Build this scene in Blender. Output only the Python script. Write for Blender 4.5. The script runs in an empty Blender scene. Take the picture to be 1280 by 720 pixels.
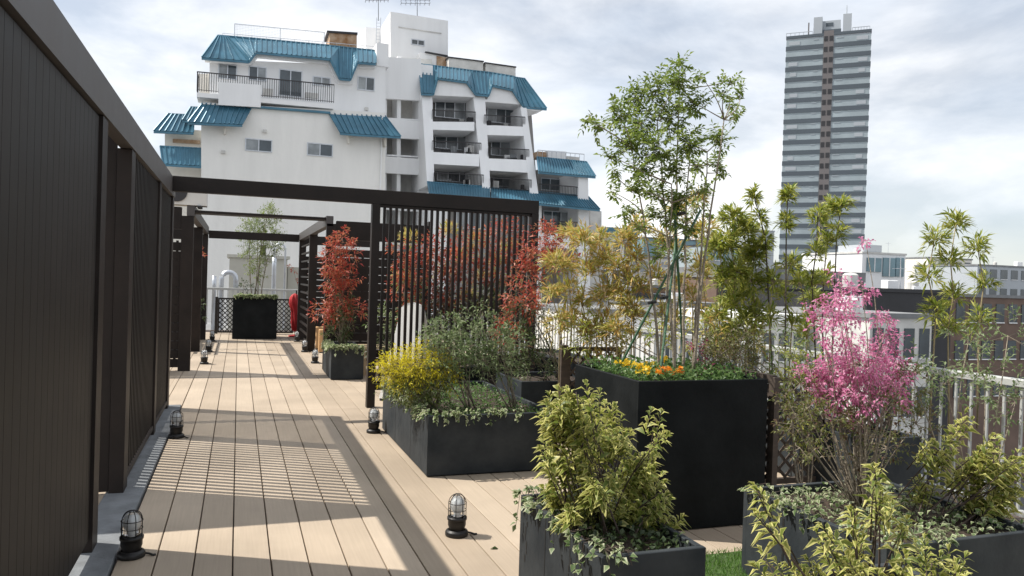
import bpy, math, random
import numpy as np
from mathutils import Vector, Matrix
R = math.radians
sc = bpy.context.scene
col = sc.collection
rnd = random.Random(7)
rg = np.random.default_rng(11)

# ------------------------------------------------------------ camera, sky, sun, exposure
F_PX, YAW, PITCH, ROLL = 960.0, .342320984, -.00871048694, .0308205038
CAM = Vector((0, 0, 1.5))
_f = Vector((math.sin(YAW)*math.cos(PITCH), math.cos(YAW)*math.cos(PITCH), math.sin(PITCH)))
_r0 = Vector((math.cos(YAW), -math.sin(YAW), 0)); _u0 = _r0.cross(_f)
CR = math.cos(ROLL)*_r0 + math.sin(ROLL)*_u0
CU = -math.sin(ROLL)*_r0 + math.cos(ROLL)*_u0
cam = bpy.data.cameras.new('camera'); camo = bpy.data.objects.new('camera', cam); col.objects.link(camo)
camo.matrix_world = Matrix(((CR.x, CU.x, -_f.x, 0), (CR.y, CU.y, -_f.y, 0), (CR.z, CU.z, -_f.z, 1.5), (0, 0, 0, 1)))
cam.sensor_width = 36; cam.lens = 36*F_PX/1280; cam.clip_start = .05; cam.clip_end = 6000
sc.camera = camo
sc.view_settings.view_transform = 'Standard'; sc.view_settings.look = 'None'
sc.view_settings.gamma = 1; sc.view_settings.exposure = 0.40
SUN = Vector((-.70, .36, 1.0)).normalized()
sun = bpy.data.lights.new('sun', 'SUN'); sun.energy = 4.6; sun.angle = R(.5); sun.color = (1, .95, .87)
suno = bpy.data.objects.new('sun', sun); col.objects.link(suno)
suno.rotation_mode = 'QUATERNION'; suno.rotation_quaternion = SUN.to_track_quat('Z', 'Y')
w = bpy.data.worlds.new('World'); sc.world = w; w.use_nodes = True
nt = w.node_tree; nt.nodes.clear()
def wn(t, **k):
    n = nt.nodes.new(t)
    for a, b in k.items(): setattr(n, a, b)
    return n
sky = wn('ShaderNodeTexSky', sky_type='NISHITA', sun_disc=False)
sky.sun_elevation = math.asin(SUN.z); sky.sun_rotation = math.atan2(SUN.x, SUN.y)
sky.dust_density = .5; sky.air_density = 1.0; sky.ozone_density = 1.2
tc = wn('ShaderNodeTexCoord'); mp = wn('ShaderNodeMapping'); mp.inputs['Scale'].default_value = (1.0, 1.0, 2.6)
mp.inputs['Location'].default_value = (.35, .2, .1)
nz = wn('ShaderNodeTexNoise'); nz.inputs['Scale'].default_value = 2.6; nz.inputs['Detail'].default_value = 9
nz.inputs['Roughness'].default_value = .56; nz.inputs['Distortion'].default_value = .25
rp = wn('ShaderNodeValToRGB'); rp.color_ramp.elements[0].position = .40; rp.color_ramp.elements[1].position = .66
rp.color_ramp.elements[0].color = (.45, .45, .45, 1); rp.color_ramp.elements[1].color = (1, 1, 1, 1)
nz2 = wn('ShaderNodeTexNoise'); nz2.inputs['Scale'].default_value = 3.6; nz2.inputs['Detail'].default_value = 8
cr = wn('ShaderNodeValToRGB'); cr.color_ramp.elements[0].position = .38; cr.color_ramp.elements[1].position = .62
cr.color_ramp.elements[0].color = (7.6, 8.1, 8.8, 1); cr.color_ramp.elements[1].color = (10.2, 10.2, 10.2, 1)
mx = wn('ShaderNodeMix', data_type='RGBA')
bg = wn('ShaderNodeBackground'); bg.inputs['Strength'].default_value = .10
wo = wn('ShaderNodeOutputWorld'); L = nt.links.new
L(tc.outputs['Generated'], mp.inputs['Vector']); L(mp.outputs[0], nz.inputs['Vector']); L(mp.outputs[0], nz2.inputs['Vector'])
L(nz.outputs['Fac'], rp.inputs[0]); L(nz2.outputs['Fac'], cr.inputs[0])
L(rp.outputs['Color'], mx.inputs['Factor']); dim = wn('ShaderNodeVectorMath', operation='SCALE'); dim.inputs['Scale'].default_value = .72; L(sky.outputs[0], dim.inputs[0]); L(dim.outputs[0], mx.inputs['A']); L(cr.outputs[0], mx.inputs['B'])
L(mx.outputs['Result'], bg.inputs['Color']); L(bg.outputs[0], wo.inputs[0])

# ------------------------------------------------------------ survey helpers: where a sight line meets a plane of the place
def ray(px, py): return _f + CR*((px-640)/F_PX) - CU*((py-360)/F_PX)
def SY(px, py, Y):
    d = ray(px, py); return CAM + d*(Y/d.y)
def SZ(px, py, z=0):
    d = ray(px, py); return CAM + d*((z-1.5)/d.z)

# ------------------------------------------------------------ materials
MATS = {}
def mat(name, c, rough=.6, metal=0, var=0.0, vscale=4, c2=None, bump=0, bscale=60, island=None, spec=.5, trans=0, alpha=1, coords='Object', vstretch=(1, 1, 1), coat=0):
    m = bpy.data.materials.new(name); m.use_nodes = True; t = m.node_tree; b = t.nodes['Principled BSDF']
    b.inputs['Roughness'].default_value = rough; b.inputs['Metallic'].default_value = metal
    b.inputs['Specular IOR Level'].default_value = spec; b.inputs['Coat Weight'].default_value = coat
    c = tuple(c) + (1,)
    b.inputs['Base Color'].default_value = c
    N = t.nodes.new; K = t.links.new
    if trans:
        b.inputs['Transmission Weight'].default_value = trans
    if alpha < 1: b.inputs['Alpha'].default_value = alpha
    if island:     # list of (pos, colour): every leaf its own tone
        g = N('ShaderNodeNewGeometry'); r_ = N('ShaderNodeValToRGB'); K(g.outputs['Random Per Island'], r_.inputs[0])
        el = r_.color_ramp.elements
        while len(el) < len(island): el.new(.5)
        for e, (p, cc) in zip(el, island): e.position = p; e.color = tuple(cc)+(1,)
        K(r_.outputs[0], b.inputs['Base Color'])
        tr = N('ShaderNodeBsdfTranslucent'); ms = N('ShaderNodeMixShader'); ms.inputs[0].default_value = .44
        K(r_.outputs[0], tr.inputs[0]); K(b.outputs[0], ms.inputs[1]); K(tr.outputs[0], ms.inputs[2])
        K(ms.outputs[0], t.nodes['Material Output'].inputs[0])
    elif var or c2:
        tcn = N('ShaderNodeTexCoord'); mpn = N('ShaderNodeMapping'); mpn.inputs['Scale'].default_value = vstretch
        n = N('ShaderNodeTexNoise'); n.inputs['Scale'].default_value = vscale; n.inputs['Detail'].default_value = 7; n.inputs['Roughness'].default_value = .62
        K(tcn.outputs[coords], mpn.inputs[0]); K(mpn.outputs[0], n.inputs['Vector'])
        r_ = N('ShaderNodeValToRGB'); K(n.outputs['Fac'], r_.inputs[0])
        lo = tuple(x*(1-var) for x in c[:3]); hi = tuple(c2) if c2 else tuple(min(1, x*(1+var)) for x in c[:3])
        r_.color_ramp.elements[0].position = .33; r_.color_ramp.elements[1].position = .68
        r_.color_ramp.elements[0].color = lo+(1,); r_.color_ramp.elements[1].color = hi+(1,)
        K(r_.outputs[0], b.inputs['Base Color'])
        mr = N('ShaderNodeMapRange'); mr.inputs['To Min'].default_value = max(0, rough-.1); mr.inputs['To Max'].default_value = min(1, rough+.12)
        K(n.outputs['Fac'], mr.inputs[0]); K(mr.outputs[0], b.inputs['Roughness'])
    if bump:
        tcn = N('ShaderNodeTexCoord'); n = N('ShaderNodeTexNoise'); n.inputs['Scale'].default_value = bscale; n.inputs['Detail'].default_value = 4
        K(tcn.outputs['Object'], n.inputs['Vector']); bp = N('ShaderNodeBump'); bp.inputs['Strength'].default_value = bump; bp.inputs['Distance'].default_value = .02
        K(n.outputs['Fac'], bp.inputs['Height']); K(bp.outputs[0], b.inputs['Normal'])
    MATS[name] = m; return m

M = {}
M['dark'] = mat('dark_bronze_metal', (.018, .013, .011), .5, .0, .3, 3, bump=.06, bscale=30, spec=.25)
M['panel'] = mat('bronze_slat', (.018, .015, .013), .55, 0, .3, 3, spec=.25)
M['fascia'] = mat('grey_bronze_fascia', (.075, .068, .066), .5, .1, .15, 5)
M['planter'] = mat('slate_planter', (.030, .037, .044), .6, 0, .25, 3.2, c2=(.052, .058, .062), bump=.2, bscale=18, spec=.15)
M['pblack'] = mat('black_planter', (.007, .009, .010), .6, 0, .3, 3, c2=(.014, .016, .017), bump=.15, bscale=25, spec=.12)
M['soil'] = mat('soil', (.045, .03, .02), .95, 0, .5, 25, bump=.9, bscale=40)
M['gutter'] = mat('gutter_concrete', (.17, .18, .19), .85, 0, .25, 6, bump=.2)
M['wwall'] = mat('white_render', (.84, .825, .79), .9, 0, .045, .7, bump=.6, bscale=3, vstretch=(1.6, 1, .25))
M['cream'] = mat('cream_render', (.78, .74, .67), .9, 0, .08, .5, bump=.4, bscale=4)
M['bwall'] = mat('pale_grey_render', (.85, .85, .85), .85, 0, .04, .7, vstretch=(1.6, 1, .25))
M['grime'] = mat('weathered_render', (.62, .61, .58), .9, 0, .18, .8)
M['roofblue'] = mat('blue_sheet_roof', (.062, .175, .25), .34, .2, .2, .8)
M['rust'] = mat('rusty_steel', (.42, .19, .06), .8, .1, .4, 1.2, c2=(.55, .42, .3))
M['glass'] = mat('dark_window_glass', (.06, .075, .085), .08, 0, .3, .6, spec=.8)
M['glass2'] = mat('curtained_window_glass', (.26, .28, .29), .12, 0, .35, .8, spec=.8)
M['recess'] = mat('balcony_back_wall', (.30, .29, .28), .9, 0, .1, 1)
M['rail'] = mat('dark_rail', (.03, .028, .03), .5)
M['wmetal'] = mat('white_metal', (.42, .43, .42), .45, 0, .08, 5)
M['paint'] = mat('white_paint', (.82, .82, .80), .4, 0, .03, 5)
M['steel'] = mat('galvanised_steel', (.55, .57, .6), .35, .7, .1, 5)
M['wood'] = mat('pine_block', (.50, .30, .14), .6, 0, .2, 4, vstretch=(9, 9, 1))
M['wood2'] = mat('light_bench_wood', (.56, .42, .26), .6, 0, .15, 4, vstretch=(1, 9, 9))
M['greywood'] = mat('weathered_brown_wood', (.075, .056, .044), .8, 0, .3, 8, vstretch=(1, 1, 4))
M['lattice'] = mat('dark_lattice', (.018, .016, .015), .55, 0, .2, 5)
M['bark'] = mat('grey_brown_bark', (.26, .22, .165), .9, 0, .35, 18, bump=.5, bscale=80)
M['barkd'] = mat('dark_bark', (.07, .05, .04), .9, 0, .3, 18)
M['cane'] = mat('straw_cane', (.30, .24, .13), .7, 0, .35, 14)
M['caned'] = mat('dark_cane', (.07, .055, .04), .6, 0, .3, 14)
M['stake'] = mat('green_stake', (.045, .11, .055), .45, 0, .3, 20)
M['rubber'] = mat('black_rubber', (.012, .012, .012), .6)
M['lampblack'] = mat('cast_black', (.013, .012, .012), .45, .2, .25, 40, bump=.1, bscale=90)
M['clear'] = mat('clear_glass', (.95, .97, .98), .03, trans=1.0)
M['bulb'] = mat('frosted_bulb', (.85, .86, .86), .25, spec=.8)
M['reflector'] = mat('chrome_reflector', (.8, .8, .82), .15, 1)
M['redcloth'] = mat('red_cloth', (.48, .025, .03), .7, 0, .3, 8, bump=.4, bscale=12)
M['asphalt'] = mat('asphalt', (.13, .13, .13), .9, 0, .3, .05)
M['roofgrey'] = mat('flat_roof_membrane', (.22, .225, .23), .85, 0, .25, .6)
M['roofdark'] = mat('dark_roof', (.03, .03, .034), .6, 0, .3, .6)
M['brick'] = mat('brown_cladding', (.17, .115, .09), .85, 0, .2, .7)
M['towerband'] = mat('tower_dark_band', (.085, .105, .125), .6, 0, .08, .05)  # slight distance haze is faded into these tower colours
M['towerglass'] = mat('tower_light_glass', (.34, .395, .42), .35, 0, .14, .12)
M['towercore'] = mat('tower_brown_core', (.17, .155, .155), .7, 0, .08, .2)
M['towergrey'] = mat('tower_grey', (.42, .45, .48), .6, 0, .06, .1)
M['tealglass'] = mat('teal_glass', (.12, .22, .26), .15, 0, .3, .4, spec=.8)
M['lawn'] = mat('lawn_soil', (.05, .09, .02), .95, 0, .3, 20)
def leafmat(n, cols, rough=.45):
    k = len(cols); return mat(n, cols[0], rough, island=[(i/(k-1) if k > 1 else 0, c) for i, c in enumerate(cols)])
M['ash'] = leafmat('ash_leaf', [(.09, .14, .025), (.17, .24, .04), (.26, .33, .06), (.12, .18, .04), (.36, .42, .12)])
M['photinia'] = leafmat('red_new_leaf', [(.40, .05, .04), (.52, .10, .06), (.30, .04, .035), (.60, .24, .14), (.25, .13, .05), (.56, .15, .08), (.44, .07, .06)])
M['photgreen'] = leafmat('photinia_green_leaf', [(.05, .08, .022), (.09, .13, .04), (.16, .20, .09), (.12, .05, .03)])
M['bamg'] = leafmat('bamboo_green_leaf', [(.17, .24, .04), (.36, .40, .06), (.50, .48, .11), (.14, .21, .035), (.55, .52, .18)])
M['bamy'] = leafmat('bamboo_straw_leaf', [(.58, .48, .17), (.60, .38, .12), (.40, .42, .08), (.70, .60, .32), (.32, .36, .06), (.62, .36, .13), (.50, .48, .10), (.24, .30, .05)])
M['olive'] = leafmat('olive_leaf', [(.08, .13, .04), (.17, .24, .09), (.32, .38, .20), (.11, .16, .05)])
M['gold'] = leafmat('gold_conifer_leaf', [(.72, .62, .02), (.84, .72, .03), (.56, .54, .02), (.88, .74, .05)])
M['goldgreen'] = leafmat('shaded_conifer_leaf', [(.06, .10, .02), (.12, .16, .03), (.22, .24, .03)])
def marginmat(n, green, cream, lo=.40, hi=.85):
    m = leafmat(n, green); t = m.node_tree; N = t.nodes.new; K = t.links.new
    ramp = [x for x in t.nodes if x.type == 'VALTORGB'][0]; at = N('ShaderNodeAttribute'); at.attribute_name = 'margin'
    g = [x for x in t.nodes if x.type == 'NEW_GEOMETRY'][0]
    ad = N('ShaderNodeMath'); ad.operation = 'MULTIPLY_ADD'; K(g.outputs['Random Per Island'], ad.inputs[0]); ad.inputs[1].default_value = .55; K(at.outputs['Fac'], ad.inputs[2])
    mr = N('ShaderNodeMapRange'); mr.inputs[1].default_value = lo+.25; mr.inputs[2].default_value = hi+.3; K(ad.outputs[0], mr.inputs[0])
    mx_ = N('ShaderNodeMix'); mx_.data_type = 'RGBA'; K(mr.outputs[0], mx_.inputs['Factor']); K(ramp.outputs[0], mx_.inputs['A']); mx_.inputs['B'].default_value = cream+(1,)
    K(mx_.outputs['Result'], t.nodes['Principled BSDF'].inputs['Base Color'])
    K(mx_.outputs['Result'], [x for x in t.nodes if x.type == 'BSDF_TRANSLUCENT'][0].inputs[0]); return m
M['varieg'] = marginmat('variegated_leaf', [(.13, .18, .035), (.22, .27, .05), (.32, .35, .07), (.15, .20, .04)], (.74, .69, .26))
M['ivy'] = marginmat('variegated_ivy_leaf', [(.10, .17, .05), (.16, .24, .09), (.22, .30, .12), (.08, .13, .04)], (.62, .64, .42))
M['pink'] = leafmat('pink_petal', [(.62, .17, .36), (.72, .30, .50), (.50, .09, .24), (.80, .42, .58), (.60, .16, .34)], .6)
M['loro'] = leafmat('bronze_green_leaf', [(.10, .13, .035), (.16, .18, .05), (.13, .07, .05), (.22, .24, .08)])
M['herb'] = leafmat('herb_leaf', [(.06, .13, .03), (.10, .19, .05), (.16, .24, .08)])
M['grass'] = leafmat('grass_blade', [(.06, .16, .02), (.10, .22, .03), (.15, .26, .05)])
M['pansyY'] = leafmat('yellow_petal', [(.80, .55, .02), (.85, .62, .04)])
M['pansyO'] = leafmat('orange_petal', [(.78, .24, .01), (.80, .34, .02)])
M['magenta'] = leafmat('magenta_petal', [(.35, .04, .12), (.45, .08, .18)])
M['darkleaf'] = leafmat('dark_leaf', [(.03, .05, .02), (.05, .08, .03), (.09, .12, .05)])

# deck boards: composite timber, every board its own tone
def deck_mat():
    m = bpy.data.materials.new('composite_deck'); m.use_nodes = True; t = m.node_tree; b = t.nodes['Principled BSDF']; N = t.nodes.new; K = t.links.new
    g = N('ShaderNodeNewGeometry'); r_ = N('ShaderNodeValToRGB'); K(g.outputs['Random Per Island'], r_.inputs[0])
    r_.color_ramp.elements[0].color = (.385, .31, .232, 1); r_.color_ramp.elements[1].color = (.465, .382, .292, 1)
    tcn = N('ShaderNodeTexCoord'); mpn = N('ShaderNodeMapping'); mpn.inputs['Scale'].default_value = (40, 1.2, 1)
    n = N('ShaderNodeTexNoise'); n.inputs['Scale'].default_value = 2; n.inputs['Detail'].default_value = 5
    K(tcn.outputs['Object'], mpn.inputs[0]); K(mpn.outputs[0], n.inputs[0])
    n2 = N('ShaderNodeTexNoise'); n2.inputs['Scale'].default_value = 1.3; n2.inputs['Detail'].default_value = 6; K(tcn.outputs['Object'], n2.inputs[0])
    r2 = N('ShaderNodeMapRange'); r2.inputs[1].default_value = .3; r2.inputs[2].default_value = .7; r2.inputs[3].default_value = .94; r2.inputs[4].default_value = 1.04
    K(n.outputs['Fac'], r2.inputs[0]); r3 = N('ShaderNodeMapRange'); r3.inputs[1].default_value = .35; r3.inputs[2].default_value = .65; r3.inputs[3].default_value = .88; r3.inputs[4].default_value = 1.06
    K(n2.outputs['Fac'], r3.inputs[0]); mm = N('ShaderNodeMath'); mm.operation = 'MULTIPLY'; K(r2.outputs[0], mm.inputs[0]); K(r3.outputs[0], mm.inputs[1])
    sm = N('ShaderNodeVectorMath'); sm.operation = 'SCALE'; K(r_.outputs[0], sm.inputs[0]); K(mm.outputs[0], sm.inputs['Scale'])
    K(sm.outputs[0], b.inputs['Base Color']); b.inputs['Roughness'].default_value = .62; b.inputs['Specular IOR Level'].default_value = .3
    bp = N('ShaderNodeBump'); bp.inputs['Strength'].default_value = .12; bp.inputs['Distance'].default_value = .004; K(n.outputs['Fac'], bp.inputs['Height']); K(bp.outputs[0], b.inputs['Normal'])
    return m
M['deck'] = deck_mat()

# ------------------------------------------------------------ mesh helpers
class MB:
    def __init__(s): s.v = []; s.f = []
    def quad(s, a, b, c, d):
        i = len(s.v); s.v += [tuple(a), tuple(b), tuple(c), tuple(d)]; s.f.append((i, i+1, i+2, i+3)); return s
    def hexa(s, p):   # 8 points: bottom ring 0-3, top ring 4-7
        i = len(s.v); s.v += [tuple(q) for q in p]
        s.f += [(i+3, i+2, i+1, i), (i+4, i+5, i+6, i+7), (i, i+1, i+5, i+4), (i+1, i+2, i+6, i+5), (i+2, i+3, i+7, i+6), (i+3, i, i+4, i+7)]; return s
    def box(s, x0, x1, y0, y1, z0, z1, ch=0):
        if x0 > x1: x0, x1 = x1, x0
        if y0 > y1: y0, y1 = y1, y0
        if z0 > z1: z0, z1 = z1, z0
        if ch: 
            i = len(s.v)
            s.v += [(x0, y0, z0), (x1, y0, z0), (x1, y1, z0), (x0, y1, z0), (x0, y0, z1-ch), (x1, y0, z1-ch), (x1, y1, z1-ch), (x0, y1, z1-ch),
                    (x0+ch, y0+ch, z1), (x1-ch, y0+ch, z1), (x1-ch, y1-ch, z1), (x0+ch, y1-ch, z1)]
            for a in (0, 4):
                for k in range(4): s.f.append((i+a+k, i+a+(k+1) % 4, i+a+4+(k+1) % 4, i+a+4+k))
            s.f += [(i+3, i+2, i+1, i), (i+8, i+9, i+10, i+11)]; return s
        return s.hexa([(x0, y0, z0), (x1, y0, z0), (x1, y1, z0), (x0, y1, z0), (x0, y0, z1), (x1, y0, z1), (x1, y1, z1), (x0, y1, z1)])
    def prism(s, pts, d):   # planar outline extruded by vector d
        i = len(s.v); n = len(pts); d = Vector(d)
        s.v += [tuple(Vector(p)) for p in pts] + [tuple(Vector(p)+d) for p in pts]
        s.f += [tuple(range(i, i+n)), tuple(range(i+2*n-1, i+n-1, -1))]
        for k in range(n): s.f.append((i+k, i+n+k, i+n+(k+1) % n, i+(k+1) % n))
        return s
    def bar(s, a, b, r, n=4):
        return s.tube([a, b], [r, r], n)
    def tube(s, pts, rad, n=6):
        pts = [Vector(p) for p in pts]; i0 = len(s.v)
        for k, p in enumerate(pts):
            t = (pts[min(k+1, len(pts)-1)] - pts[max(k-1, 0)]).normalized()
            a = t.cross(Vector((0, 0, 1)) if abs(t.z) < .9 else Vector((1, 0, 0))).normalized(); b = t.cross(a)
            for j in range(n):
                an = 2*math.pi*(j+.5)/n; s.v.append(tuple(p + (a*math.cos(an)+b*math.sin(an))*rad[k]))
        for k in range(len(pts)-1):
            for j in range(n):
                s.f.append((i0+k*n+j, i0+k*n+(j+1) % n, i0+(k+1)*n+(j+1) % n, i0+(k+1)*n+j))
        s.f.append(tuple(range(i0+n-1, i0-1, -1))); e = i0+(len(pts)-1)*n; s.f.append(tuple(range(e, e+n))); return s
    def lathe(s, prof, cx=0, cy=0, n=24):
        i0 = len(s.v)
        for r, z in prof:
            for j in range(n):
                a = 2*math.pi*j/n; s.v.append((cx+r*math.cos(a), cy+r*math.sin(a), z))
        for k in range(len(prof)-1):
            for j in range(n): s.f.append((i0+k*n+j, i0+k*n+(j+1) % n, i0+(k+1)*n+(j+1) % n, i0+(k+1)*n+j))
        return s
    def build(s, name, m, parent=None, smooth=False):
        me = bpy.data.meshes.new(name); me.from_pydata(s.v, [], s.f); me.materials.append(m)
        if smooth: me.polygons.foreach_set('use_smooth', [True]*len(me.polygons))
        me.update(); o = bpy.data.objects.new(name, me); col.objects.link(o)
        if parent: o.parent = parent
        return o
def tag(o, label, cat, group=None):
    o['label'] = label; o['category'] = cat
    if group: o['group'] = group
    return o
def struct(o, kind='structure'): o['kind'] = kind; return o
def thing(name, label, cat, group=None, loc=(0, 0, 0), rz=0):
    o = bpy.data.objects.new(name, None); col.objects.link(o); o.location = loc; o.rotation_euler = (0, 0, rz); o.empty_display_size = .1
    return tag(o, label, cat, group)
def kids(o): return [c for c in bpy.data.objects if c.parent == o]
def copy_tree(o, parent=None):
    ch = kids(o); c = o.copy(); col.objects.link(c); c.parent = parent
    for k in ch: copy_tree(k, c)
    return c

# leaves: five-point folded blades, every one its own island
class LV:
    def __init__(s): s.P = []; s.D = []; s.L = []; s.W = []
    def add(s, p, d, l, w): s.P.append(p); s.D.append(d); s.L.append(l); s.W.append(w)
    def build(s, name, m, parent, fold=.25, droop=.12, mid=.45):
        if not s.P: return None
        P = np.array(s.P, float); D = np.array(s.D, float); D /= np.linalg.norm(D, axis=1)[:, None]+1e-9
        l = np.array(s.L)[:, None]; wd = np.array(s.W)[:, None]; n = len(P)
        up = np.array([0, 0, 1.])+rg.normal(0, .45, (n, 3)); S = np.cross(D, up); S /= np.linalg.norm(S, axis=1)[:, None]+1e-9
        Nn = np.cross(S, D)
        c = P + D*l*mid; tip = P + D*l - np.array([0, 0, 1.])*l*droop*2
        a = c + S*wd*.5 + Nn*wd*fold; b = c - S*wd*.5 + Nn*wd*fold
        V = np.stack([P, a, tip, b, c], 1).reshape(-1, 3)
        base = (np.arange(n)*5)[:, None]
        T = np.array([[0, 4, 1], [1, 4, 2], [0, 3, 4], [3, 2, 4]]).reshape(1, 12) + base
        me = bpy.data.meshes.new(name); me.vertices.add(len(V)); me.vertices.foreach_set('co', V.astype(np.float32).ravel())
        me.loops.add(T.size); me.loops.foreach_set('vertex_index', T.astype(np.int32).ravel()); nf = T.size//3
        me.polygons.add(nf); me.polygons.foreach_set('loop_start', np.arange(nf, dtype=np.int32)*3)
        me.materials.append(m); me.update(calc_edges=True)
        at = me.attributes.new('margin', 'FLOAT', 'POINT'); at.data.foreach_set('value', np.tile(np.array([.3, 1, .7, 1, 0], np.float32), n))
        o = bpy.data.objects.new(name, me); col.objects.link(o); o.parent = parent; return o
def rv(s=1.0): return Vector((rnd.gauss(0, 1), rnd.gauss(0, 1), rnd.gauss(0, 1))).normalized()*s
def inball(c, r):
    while True:
        v = Vector((rnd.uniform(-1, 1), rnd.uniform(-1, 1), rnd.uniform(-1, 1)))
        if v.length < 1: return Vector(c)+v*r
def curve(a, b, bend=.1, n=6, sag=0):
    a = Vector(a); b = Vector(b); o = rv(bend*(b-a).length); o.z *= .3; out = []
    for i in range(n+1):
        t = i/n; p = a.lerp(b, t)+o*math.sin(math.pi*t); p.z += sag*math.sin(math.pi*t); out.append(p)
    return out
def taper(r0, r1, n): return [r0+(r1-r0)*i/(n) for i in range(n+1)]
def spray(lv, a, d, n, ll, lw, length, spread=.9, tw=None, tr=.002, upness=.0):
    """a twig with leaves set alternately along it"""
    d = Vector(d).normalized(); a = Vector(a); e = a+d*length
    if tw is not None: tw.tube([a, e], [tr, tr*.4], 3)
    s = d.cross(Vector((0, 0, 1))); s = s.normalized() if s.length > .1 else Vector((1, 0, 0)); q = s.cross(d)
    for i in range(n):
        t = (i+.6)/n; p = a.lerp(e, t); an = i*2.4+rnd.uniform(-.4, .4)
        dd = d*rnd.uniform(.35, .8) + (s*math.cos(an)+q*math.sin(an))*spread + Vector((0, 0, upness))
        k = rnd.uniform(.7, 1.15)
        lv.add(tuple(p), tuple(dd), ll*k, lw*k)
    lv.add(tuple(e), tuple(d), ll, lw)
# ------------------------------------------------------------ the ground far below, the roof terrace and its deck
GZ = -14.0
struct(MB().quad((-3000, -3000, GZ), (3000, -3000, GZ), (3000, 3000, GZ), (-3000, 3000, GZ)).build('ground', M['asphalt']))
struct(MB().box(-6, 5.25, -4, 21.9, GZ+.004, -.09).build('roof_terrace', M['gutter']))
def deck():
    mb = MB(); pitch = .188; gap = .007
    def rows(xa, xb, ya, yb, joints):
        k = math.floor((xa-.01)/pitch)
        while .01+k*pitch < xb:
            x0 = max(.01+k*pitch+gap/2, xa); x1 = min(.01+(k+1)*pitch-gap/2, xb)
            ys = [ya]+[j for j in joints if ya < j < yb]+[yb]
            if x1-x0 > .02:
                for a, b in zip(ys[:-1], ys[1:]): mb.box(x0, x1, a+.003, b-.003, -.03, 0, .0025)
            k += 1
    rows(-.56, 4.9, -3, 20.6, (2.8, 8.8, 14.8))
    rows(-5, -.80, 9.3, 20.6, (14.8,))
    rows(-.80, -.56, 9.3, 20.6, (14.8,))
    rows(-5, -.80, -3, 9.3, (2.8,))
    return mb.build('deck', M['deck'])
struct(deck())
struct(MB().box(-6, 5.2, -4, 21.8, -.085, -.031).build('deck_underlay', M['barkd']))
struct(MB().box(-.795, -.565, -3, 9.29, -.04, .012, .004).build('kerb_strip', M['gutter']))
# small lawn
struct(MB().box(2.02, 3.3, 1.2, 3.62, -.03, .02).build('lawn', M['lawn']))
lv = LV()
for i in range(9000):
    lv.add((rnd.uniform(2.02, 3.3), rnd.uniform(2.3, 3.64), .018), (rnd.gauss(0, .35), rnd.gauss(0, .35), 1), rnd.uniform(.025, .045), .004)
g_ = lv.build('grass', M['grass'], None, droop=.05); g_['kind'] = 'stuff'

# ------------------------------------------------------------ near pergola: slatted screen wall, cross beam, vertical slat screen
WX = -.69            # inner face of the left wall
TZ = 2.50            # top of the frame
pg = thing('pergola', 'near dark brown metal pergola joining the slatted wall to the upright slat screen', 'pergola')
def B(name, m, p, *a, ch=.004): return MB().box(*a, ch).build(name, m, p)
for y0, y1 in ((9.02, 9.20), (7.60, 7.76), (5.66, 5.84), (4.50, 4.66), (1.6, 1.76), (-1.6, -1.44)):
    B('post', M['dark'], pg, WX-.085, WX+.005, y0, y1, .013, 2.30)
B('fascia', M['fascia'], pg, WX-.07, WX+.012, -1.6, 9.22, 2.303, TZ)
def slats(y0, y1, pitch, wy, x0, x1, z0, z1, horizontal=False):
    mb = MB(); n = int(round((y1-y0)/pitch))
    for i in range(n):
        y = y0+(i+.5)*(y1-y0)/n; mb.box(x0, x1, y-wy/2, y+wy/2, z0, z1, .002)
    return mb
slats(5.86, 7.59, .086, .034, WX-.045, WX-.012, .10, 2.29).build('slat_panel', M['panel'], pg)
slats(7.78, 9.0, .050, .022, WX-.045, WX-.012, .10, 2.29).build('slat_panel', M['panel'], pg)
for y0, y1 in ((5.85, 7.59), (7.77, 9.01)):
    B('bottom_rail', M['dark'], pg, WX-.06, WX, y0, y1, .06, .098)
for y0, y1 in ((1.77, 4.49), (-1.43, 1.59)):
    s = slats(y0, y1, .10, .097, WX-.045, WX-.012, .08, 2.29).build('slat_panel', M['panel'], pg)
# return wall and cross members behind the slatted wall
MB().box(-3.2, WX-.09, 5.68, 5.72, .02, 2.46).build('end_panel', M['dark'], pg)
for yy in (5.70, 9.1, 4.58): 
    if yy != 5.70: B('beam', M['dark'], pg, -3.2, WX-.072, yy-.04, yy+.04, 2.36, 2.495)
for yy in (5.7, 9.1): B('post', M['dark'], pg, -3.32, -3.21, yy-.06, yy+.06, 0, 2.5)
B('rear_beam', M['dark'], pg, -3.31, -3.22, 5.77, 9.03, 2.36, 2.495)
# beam over the walk and the upright screen
PYY = 8.86
B('beam', M['dark'], pg, WX+.014, 3.46, PYY-.05, PYY+.05, 2.34, TZ)
B('post', M['dark'], pg, 1.42, 1.51, PYY-.055, PYY+.055, .0, 2.338)
B('post', M['dark'], pg, 3.37, 3.46, PYY-.055, PYY+.055, .0, 2.338)
mb = MB(); n = 26
for i in range(n):
    x = 1.515+(i+.75)*(3.365-1.515)/(n+.5); mb.box(x-.0145, x+.0145, PYY-.02, PYY+.02, .30, 2.305, .002)
mb.build('slat_panel', M['dark'], pg)
B('top_rail', M['dark'], pg, 1.512, 3.368, PYY-.03, PYY+.03, 2.306, 2.338)
B('bottom_rail', M['dark'], pg, 1.512, 3.368, PYY-.03, PYY+.03, .20, .298)

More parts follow.
